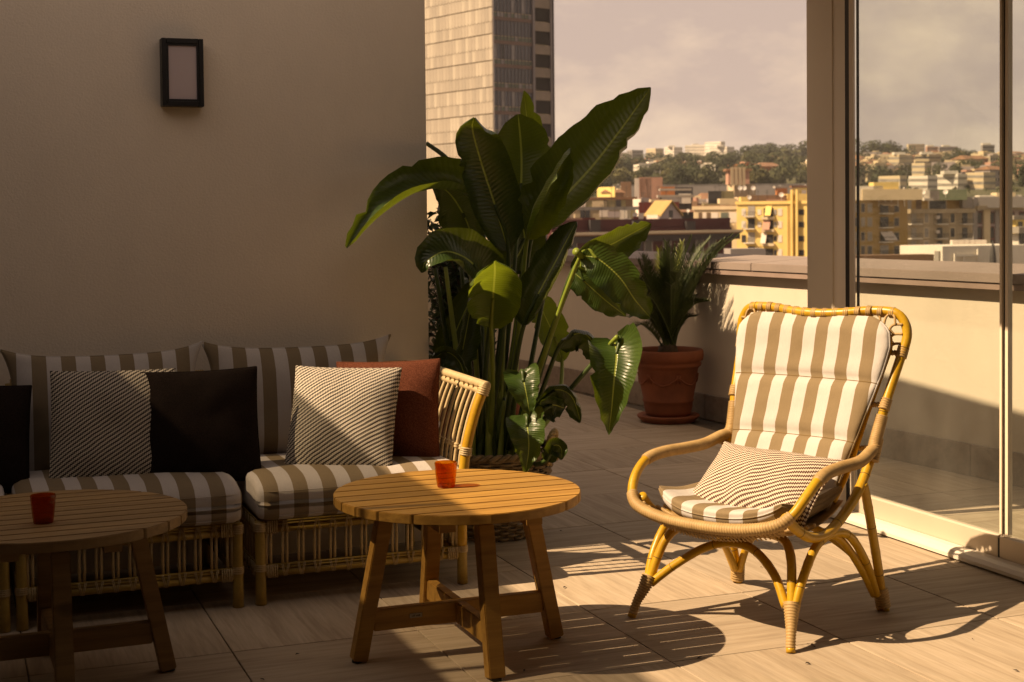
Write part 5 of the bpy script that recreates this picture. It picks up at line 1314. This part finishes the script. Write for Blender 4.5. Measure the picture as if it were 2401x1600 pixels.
for y in (511, 546, 575):
    for x in (2296, 2325, 2348, 2372, 2395): b.window('R', x, y, 1.2, 2.3, 'window_dark', 'facade_red')
for x in (2311,): b.plate('R', x, 535, 1.7, 13, 'facade_cream', 'pilaster', .5, .6)
for x in (2286, 2337, 2360): b.plate('R', x, 535, 1.0, 13, 'facade_grey', 'pilaster', .25, .4)
b.deck('upper_storey', 2320, 462, 14, 8, 4, 'grey'); b.deck('roof_hut', 2352, 452, 4, 4, 3, 'cream'); b.deck('roof_terrace', 2340, 458, 9, 3, 1, 'white')
b = Block('terrace_building', 'near white terrace wall with a door and folded parasols behind the glass', 72, radians(20), 2110, 2210, 2420, 578, 'white', zb=-26, dmin=10, cat='building')
for x in (2298, 2336): 
    q = b.at('R', x, 606)[0] + nn * .9; MB().lathe([(.03, -1.15), (.09, -.9), (.17, -.2), (.13, .35), (.03, .85), (0, .95)], 10, q).build('folded_parasol', M['rail'], b.o, True, b.o.location)
for x, y, w_, h__ in ((2262, 600, 1.3, .09), (2236, 607, .09, .5), (2256, 608, .09, .4), (2290, 597, .09, .55)): b.plate('R', x, y, w_, h__, 'facade_white', 'pipe', .15, .1)
b.plate('L', 2200, 610, .35, .9, 'shutter', 'door')
for k in range(6): b.deck('awning_hood', 2238 + k * 13, 570, .34, .4, .4, 'blind_white')
b = Block('low_hall', 'low dark roof with a plank edge seen just over the parapet behind the glass', 64, radians(8), 1960, 1964, 2190, 600, 'brown', zb=-26)
b = Block('low_hall', 'small grey roof shed just over the parapet right of the sago palm', 70, radians(10), 1710, 1713, 1795, 584, 'grey', zb=-26)
for nm, lb, D, th, pl, pm, pr, pt, mat in (
    ('yellow_house', 'sunlit yellow house at the right edge of the picture', 210, 40, 2378, 2382, 2440, 516, 'yellow'),
    ('white_house', 'white house with a dark window at the right picture edge, low over the parapet', 140, 40, 2384, 2394, 2440, 548, 'white')):
    b = Block(nm, lb, D, radians(th), pl, pm, pr, pt, mat, 'houses of the old town beyond the parapet', roof='roof_flat'); b.plate('R', 2392 if 'yellow' in nm else 2399, pt + 18, 1.1, 1.7, 'window_dark')

# --- white apartment slabs on the ridge and blocks on the slope behind the glass
HB = [('white_slab', 'pale apartment slab at the left end of the ridge', 1480, 20, 1425, 1440, 1472, 358, 'cream', 30), ('white_slab', 'green grey apartment slab with a white stair tower on the ridge', 1470, 35, 1470, 1482, 1508, 352, 'grey', 40), ('white_slab', 'banded apartment slab behind a dark round tree on the ridge', 1490, 40, 1515, 1537, 1556, 348, 'cream', 30),
      ('white_slab', 'tall narrow apartment slab in the middle of the ridge', 1500, 40, 1558, 1580, 1600, 345, 'white', 30), ('white_slab', 'long white apartment slab along the ridge', 1560, -15, 1600, 1606, 1672, 341, 'white', 20), ('white_slab', 'white block stepping up at the top of the ridge', 1530, 40, 1652, 1690, 1700, 332, 'white', 30), ('white_slab', 'bright white slab with a shaded end wall at the right of the row', 1480, 50, 1664, 1704, 1722, 344, 'white', 30),
      ('apartment_block', 'tall tan apartment tower with a shaded side in the middle of the hill behind glass', 820, 45, 2138, 2168, 2204, 382, 'cream', 30), ('apartment_block', 'white block with a ribbon of windows below the tan tower behind the glass', 700, 40, 2130, 2175, 2198, 412, 'white', 30), ('apartment_block', 'white block with three rows of balconies behind the glass', 720, 35, 2194, 2246, 2268, 408, 'white', 30),
      ('apartment_block', 'white block with a blue balcony at the right behind the glass', 720, 38, 2264, 2306, 2334, 404, 'cream', 30), ('apartment_block', 'low white block left of the tan tower behind the glass', 680, 35, 2060, 2110, 2126, 412, 'cream', 30), ('apartment_block', 'cream house with a rose shaded side below the big round trees', 900, 45, 2084, 2108, 2140, 363, 'cream', 30),
      ('apartment_block', 'gabled tan villa above the tan tower', 950, 40, 2146, 2178, 2206, 362, 'tan', 30), ('apartment_block', 'red villa on the ridge behind the glass', 1450, 12, 2170, 2174, 2200, 344, 'rose', 20), ('apartment_block', 'long grey slab on the ridge behind the glass', 1450, 10, 2198, 2202, 2246, 344, 'lilac', 20), ('apartment_block', 'long cream slab on the ridge right of the round trees', 1480, 12, 2126, 2130, 2168, 338, 'cream', 20), ('apartment_block', 'tan block high on the right slope behind the glass', 1150, 35, 2294, 2314, 2340, 386, 'tan', 20),
      ('apartment_block', 'grey slab on the right shoulder of the ridge', 1300, 12, 2300, 2304, 2332, 340, 'grey', 30)]
for nm, lb, D, th, pl, pm, pr, pt, mat, ht in HB:
    tz = atD(pm, pt, D).z; b = Block(nm, lb, D, radians(th), pl, pm, pr, pt, mat, 'apartment blocks on the hill', zb=tz - ht - 12, dmin=12)
    nr = max(2, int(ht / 3.2)); fp = CF / D
    for f, a, c in (('L', pl, pm), ('R', pm, pr)):
        if c - a > 6: b.grid(f, [a + (c - a) * (k + .5) / max(2, int((c - a) / 4.5)) for k in range(max(2, int((c - a) / 4.5)))], [pt + fp * (2.2 + 3.2 * k) for k in range(nr)], 1.5, 1.3, 'shutter' if mat in ('white', 'cream') else 'window_dark')
    if rC.random() < .6: b.deck('stair_head', (pl + pr) / 2 - 5, pt - 6 * 1400 / D * .6, 7, 6, 3, 'white')

# --- houses scattered on the slopes and among the roofs
def scatter(n, x0, x1, D0, D1, group, lab, wr, hr, pals, seed):
    r = random.Random(seed); names = {}
    for k in range(n):
        px = r.uniform(x0, x1); D = r.uniform(D0, D1); R = (px - CX) / CF * D; g = hill_h(R, D) if D > 520 else -26
        h = r.uniform(*hr); tz = (g + h) if D > 520 else r.uniform(-4, 1) + (D - 340) * .035
        pt_ = CY + 0; p = _r0 * R + _f0 * D
        w_, d_ = r.uniform(*wr), r.uniform(*wr) * .8; rz = -YAW + radians(r.choice((r.uniform(20, 50), r.uniform(-10, 20), r.uniform(-30, 0)))); pal = r.choice(pals)
        roofed = r.random() < .16; zb = (g if D > 520 else -26) - 4
        o = thing('hill_house' if D > 520 else 'town_house', (p.x, p.y, zb), lab[1 if roofed else 0] % {'yellow': 'ochre yellow', 'lilac': 'lilac grey', 'stone': 'stone coloured', 'rose': 'rose'}.get(pal, pal), 'house', group + (' with tiled roofs' if roofed else ' with flat roofs'), rz)
        H = tz - zb; MB().box((0, 0, H / 2), (w_, d_, H)).build('wall', M['facade_' + pal], o)
        if roofed:
            q = .6; x_, y_ = w_ / 2 + q, d_ / 2 + q; MB().add([(-x_, -y_, H), (x_, -y_, H), (x_, y_, H), (-x_, y_, H), (-x_ * .55, 0, H + d_ * .22), (x_ * .55, 0, H + d_ * .22)], [(0, 1, 5, 4), (1, 2, 5), (2, 3, 4, 5), (3, 0, 4), (3, 2, 1, 0)]).build('roof', M['roof_tile'], o)
        else:
            MB().box((w_ * .2, 0, H + .9), (w_ * .35, d_ * .4, 1.79)).build('roof_hut', M['facade_' + r.choice(pals)], o)
            MB().box((0, -d_ / 2 + .1, H + .35), (w_ + .2, .3, .69)).build('parapet', M['facade_' + pal], o)
        wm = MB(); nz = int((h if D > 520 else 12) / 3.2)
        for i in range(max(2, int(w_ / 2.6))):
            for j in range(max(1, nz)):
                if r.random() < .82: wm.box((-w_ / 2 + (i + .5) * w_ / max(2, int(w_ / 2.6)), -d_ / 2, H - 1.9 - j * 3.2), (1.1, .2, 1.5))
        for i in range(max(2, int(d_ / 2.8))):
            for j in range(max(1, nz)):
                if r.random() < .7: wm.box((-w_ / 2, -d_ / 2 + (i + .5) * d_ / max(2, int(d_ / 2.8)), H - 1.9 - j * 3.2), (.2, 1.0, 1.5))
        if wm.v: ws = wm.build('windows', M['window_dark' if r.random() < .6 else 'shutter_brown'], o); ws['kind'] = 'stuff'
scatter(110, 1960, 2440, 760, 1480, 'small houses dotted over the slope', ('flat roofed %s house among the trees on the slope', 'tile roofed %s house among the trees on the slope'), (8, 15), (6, 11), ('cream', 'white', 'cream', 'tan', 'rose', 'lilac', 'stone'), 5)
scatter(34, 1440, 1900, 900, 1350, 'small houses in a row below the ridge', ('flat roofed %s house in the row below the ridge', 'tile roofed %s house in the row below the ridge'), (9, 18), (5, 8), ('cream', 'white', 'tan', 'orange', 'rose'), 6)
scatter(72, 1300, 1900, 345, 518, 'crowded roofs at the foot of the hill', ('flat roofed %s house in the crowd of roofs below the hill', 'tile roofed %s house in the crowd of roofs below the hill'), (6, 14), (10, 20), ('cream', 'rose', 'tan', 'grey', 'brown', 'white', 'lilac'), 8)
scatter(34, 1990, 2440, 350, 518, 'crowded roofs behind the glass', ('flat roofed %s house in the crowd of roofs seen through the glass', 'tile roofed %s house in the crowd of roofs seen through the glass'), (8, 16), (10, 20), ('cream', 'tan', 'grey', 'brown', 'white', 'lilac'), 9)

# --- trees on the hill
def crown_mesh(name, seed, kind, mat):
    r = random.Random(seed); mb = MB()
    nb = 9 if kind != 'cypress' else 5
    blobs = []
    for k in range(nb):
        if kind == 'round': c = Vector((r.gauss(0, .32), r.gauss(0, .32), .62 + r.gauss(0, .20))); q = r.uniform(.22, .42)
        elif kind == 'pine': c = Vector((r.gauss(0, .42), r.gauss(0, .42), .84 + r.gauss(0, .05))); q = r.uniform(.20, .34)
        else: c = Vector((r.gauss(0, .03), r.gauss(0, .03), .25 + .17 * k)); q = .20 - .02 * k
        blobs.append((c, q))
    for c, q in blobs:
        n_ = 150 if kind == 'round' else 120
        for i in range(n_):
            d = Vector((r.gauss(0, 1), r.gauss(0, 1), r.gauss(0, 1))).normalized(); p = c + d * q * r.uniform(.72, 1.06) * Vector((1, 1, .8 if kind != 'cypress' else 1.4)).length / 1.62
            t = (d.orthogonal() + Vector((r.gauss(0, .6), r.gauss(0, .6), r.gauss(0, .6)))).normalized(); s_ = d.cross(t); l = r.uniform(.035, .075)
            mb.add([p - t * l, p + s_ * l * .8, p + t * l, p - s_ * l * .8], [(0, 1, 2, 3)])
    return mb.mesh(name, M[mat])
for nm, c in (('crown_dark', (.040, .048, .020)), ('crown_mid', (.065, .068, .028)), ('crown_light', (.100, .092, .034))): M[nm] = simple(nm, c, .85, .35, 3, 0)
CR = [crown_mesh('crown', 31, 'round', 'crown_dark'), crown_mesh('crown', 32, 'round', 'crown_mid'), crown_mesh('crown', 33, 'round', 'crown_light'), crown_mesh('crown', 34, 'pine', 'crown_dark'), crown_mesh('crown', 35, 'cypress', 'crown_dark')]
TM = MB().tube([(0, 0, -.3), (0, 0, .2), (.02, 0, .6)], [.04, .03, .018], 6).mesh('trunk', M['bark'])
rt_ = random.Random(77)
TL_ = ['dark round crowned tree', 'mid green round crowned tree', 'pale olive round crowned tree', 'dark umbrella pine', 'dark slim cypress']
def tree(px, D, kind, h, wr_=1.0, lift=0, lab=' on the wooded slope', grp='trees on the hill'):
    R = (px - CX) / CF * D; p = _r0 * R + _f0 * D; g = hill_h(R, D) + lift
    o = thing(('broadleaf_tree', 'broadleaf_tree', 'broadleaf_tree', 'pine_tree', 'cypress_tree')[kind], (p.x, p.y, g), TL_[kind] + lab, 'tree', grp + ': ' + TL_[kind] + lab, rt_.uniform(0, 6))
    c = link('crown', CR[kind], o); c.scale = (h * wr_, h * wr_, h); t_ = link('trunk', TM, o); t_.scale = (h, h, h)
for k in range(105):
    px = rt_.uniform(1290, 1900); D = rt_.uniform(700, 980) if k < 62 else rt_.uniform(980, 1320); tree(px, D, rt_.choices((0, 1, 2, 4), (5, 4, 2, .7))[0], rt_.uniform(7, 12.5), rt_.uniform(.8, 1.15))
for k in range(34):
    px = rt_.uniform(1560, 1900) if k < 26 else rt_.uniform(1400, 1560); tree(px, rt_.uniform(1340, 1440), rt_.choices((0, 1, 3), (4, 2, 3))[0], rt_.uniform(6, 11), rt_.uniform(.8, 1.1), 0, ' along the ridge in front of the white slabs')
for k in range(64):
    px = rt_.uniform(1960, 2440); tree(px, rt_.uniform(720, 1480), rt_.choices((0, 1, 2, 4), (5, 3, 1, .6))[0], rt_.uniform(6, 11), rt_.uniform(.8, 1.2), 0, ' among the houses on the slope behind the glass')
for px, D, k, h in ((1780, 1440, 3, 16), (1800, 1450, 3, 19), (1822, 1440, 0, 17), (1760, 1430, 0, 13), (1872, 1430, 1, 19), (1890, 1440, 1, 17), (1742, 1420, 1, 12)): tree(px, D, k, h, 1.25, 0, ' standing tall on the ridge left of the pillar', 'tall trees on the ridge')
for px, D, k, h in ((2050, 1250, 0, 18), (2060, 1255, 0, 16), (2092, 1250, 0, 17), (2100, 1260, 1, 15), (2075, 1262, 1, 13), (2030, 1270, 1, 11)): tree(px, D, k, h, 1.1, 0, ' in the big clump on the skyline behind the glass', 'big trees on the skyline')
# undergrowth that reads as one mass
wd = MB(); rw = random.Random(4)
for k in range(5200):
    px = rw.uniform(1280, 2440); D = rw.uniform(690, 1520)
    if px > 1930 and rw.random() < .6: continue
    R = (px - CX) / CF * D; p = _r0 * R + _f0 * D; p.z = hill_h(R, D) + rw.uniform(.1, 1.6); q = rw.uniform(1.2, 2.8)
    for i in range(6):
        d = Vector((rw.gauss(0, 1), rw.gauss(0, 1), rw.gauss(.2, 1))).normalized(); t = d.orthogonal().normalized(); s_ = d.cross(t); c = p + d * q * .6; l = q * rw.uniform(.35, .7)
        wd.add([c - t * l, c + s_ * l, c + t * l, c - s_ * l], [(0, 1, 2, 3)])
w_o = wd.build('woods', M['crown_mid']); tag(w_o, 'scrub and small trees covering the slope', 'woods', kind='stuff')

# --- the haze that lifts the hill
hm = bpy.data.materials.new('haze'); hm.use_nodes = True; ht = hm.node_tree; ht.nodes.clear()
ho_ = ht.nodes.new('ShaderNodeOutputMaterial'); hv_ = ht.nodes.new('ShaderNodeVolumePrincipled'); ht.links.new(hv_.outputs[0], ho_.inputs['Volume'])
hv_.inputs['Color'].default_value = (.92, .90, .90, 1); hv_.inputs['Density'].default_value = HAZE; hv_.inputs['Anisotropy'].default_value = 0.0
hz_ = MB().box((150, 1150, 45), (5600, 3600, 145)).build('haze', hm); tag(hz_, kind='stuff')
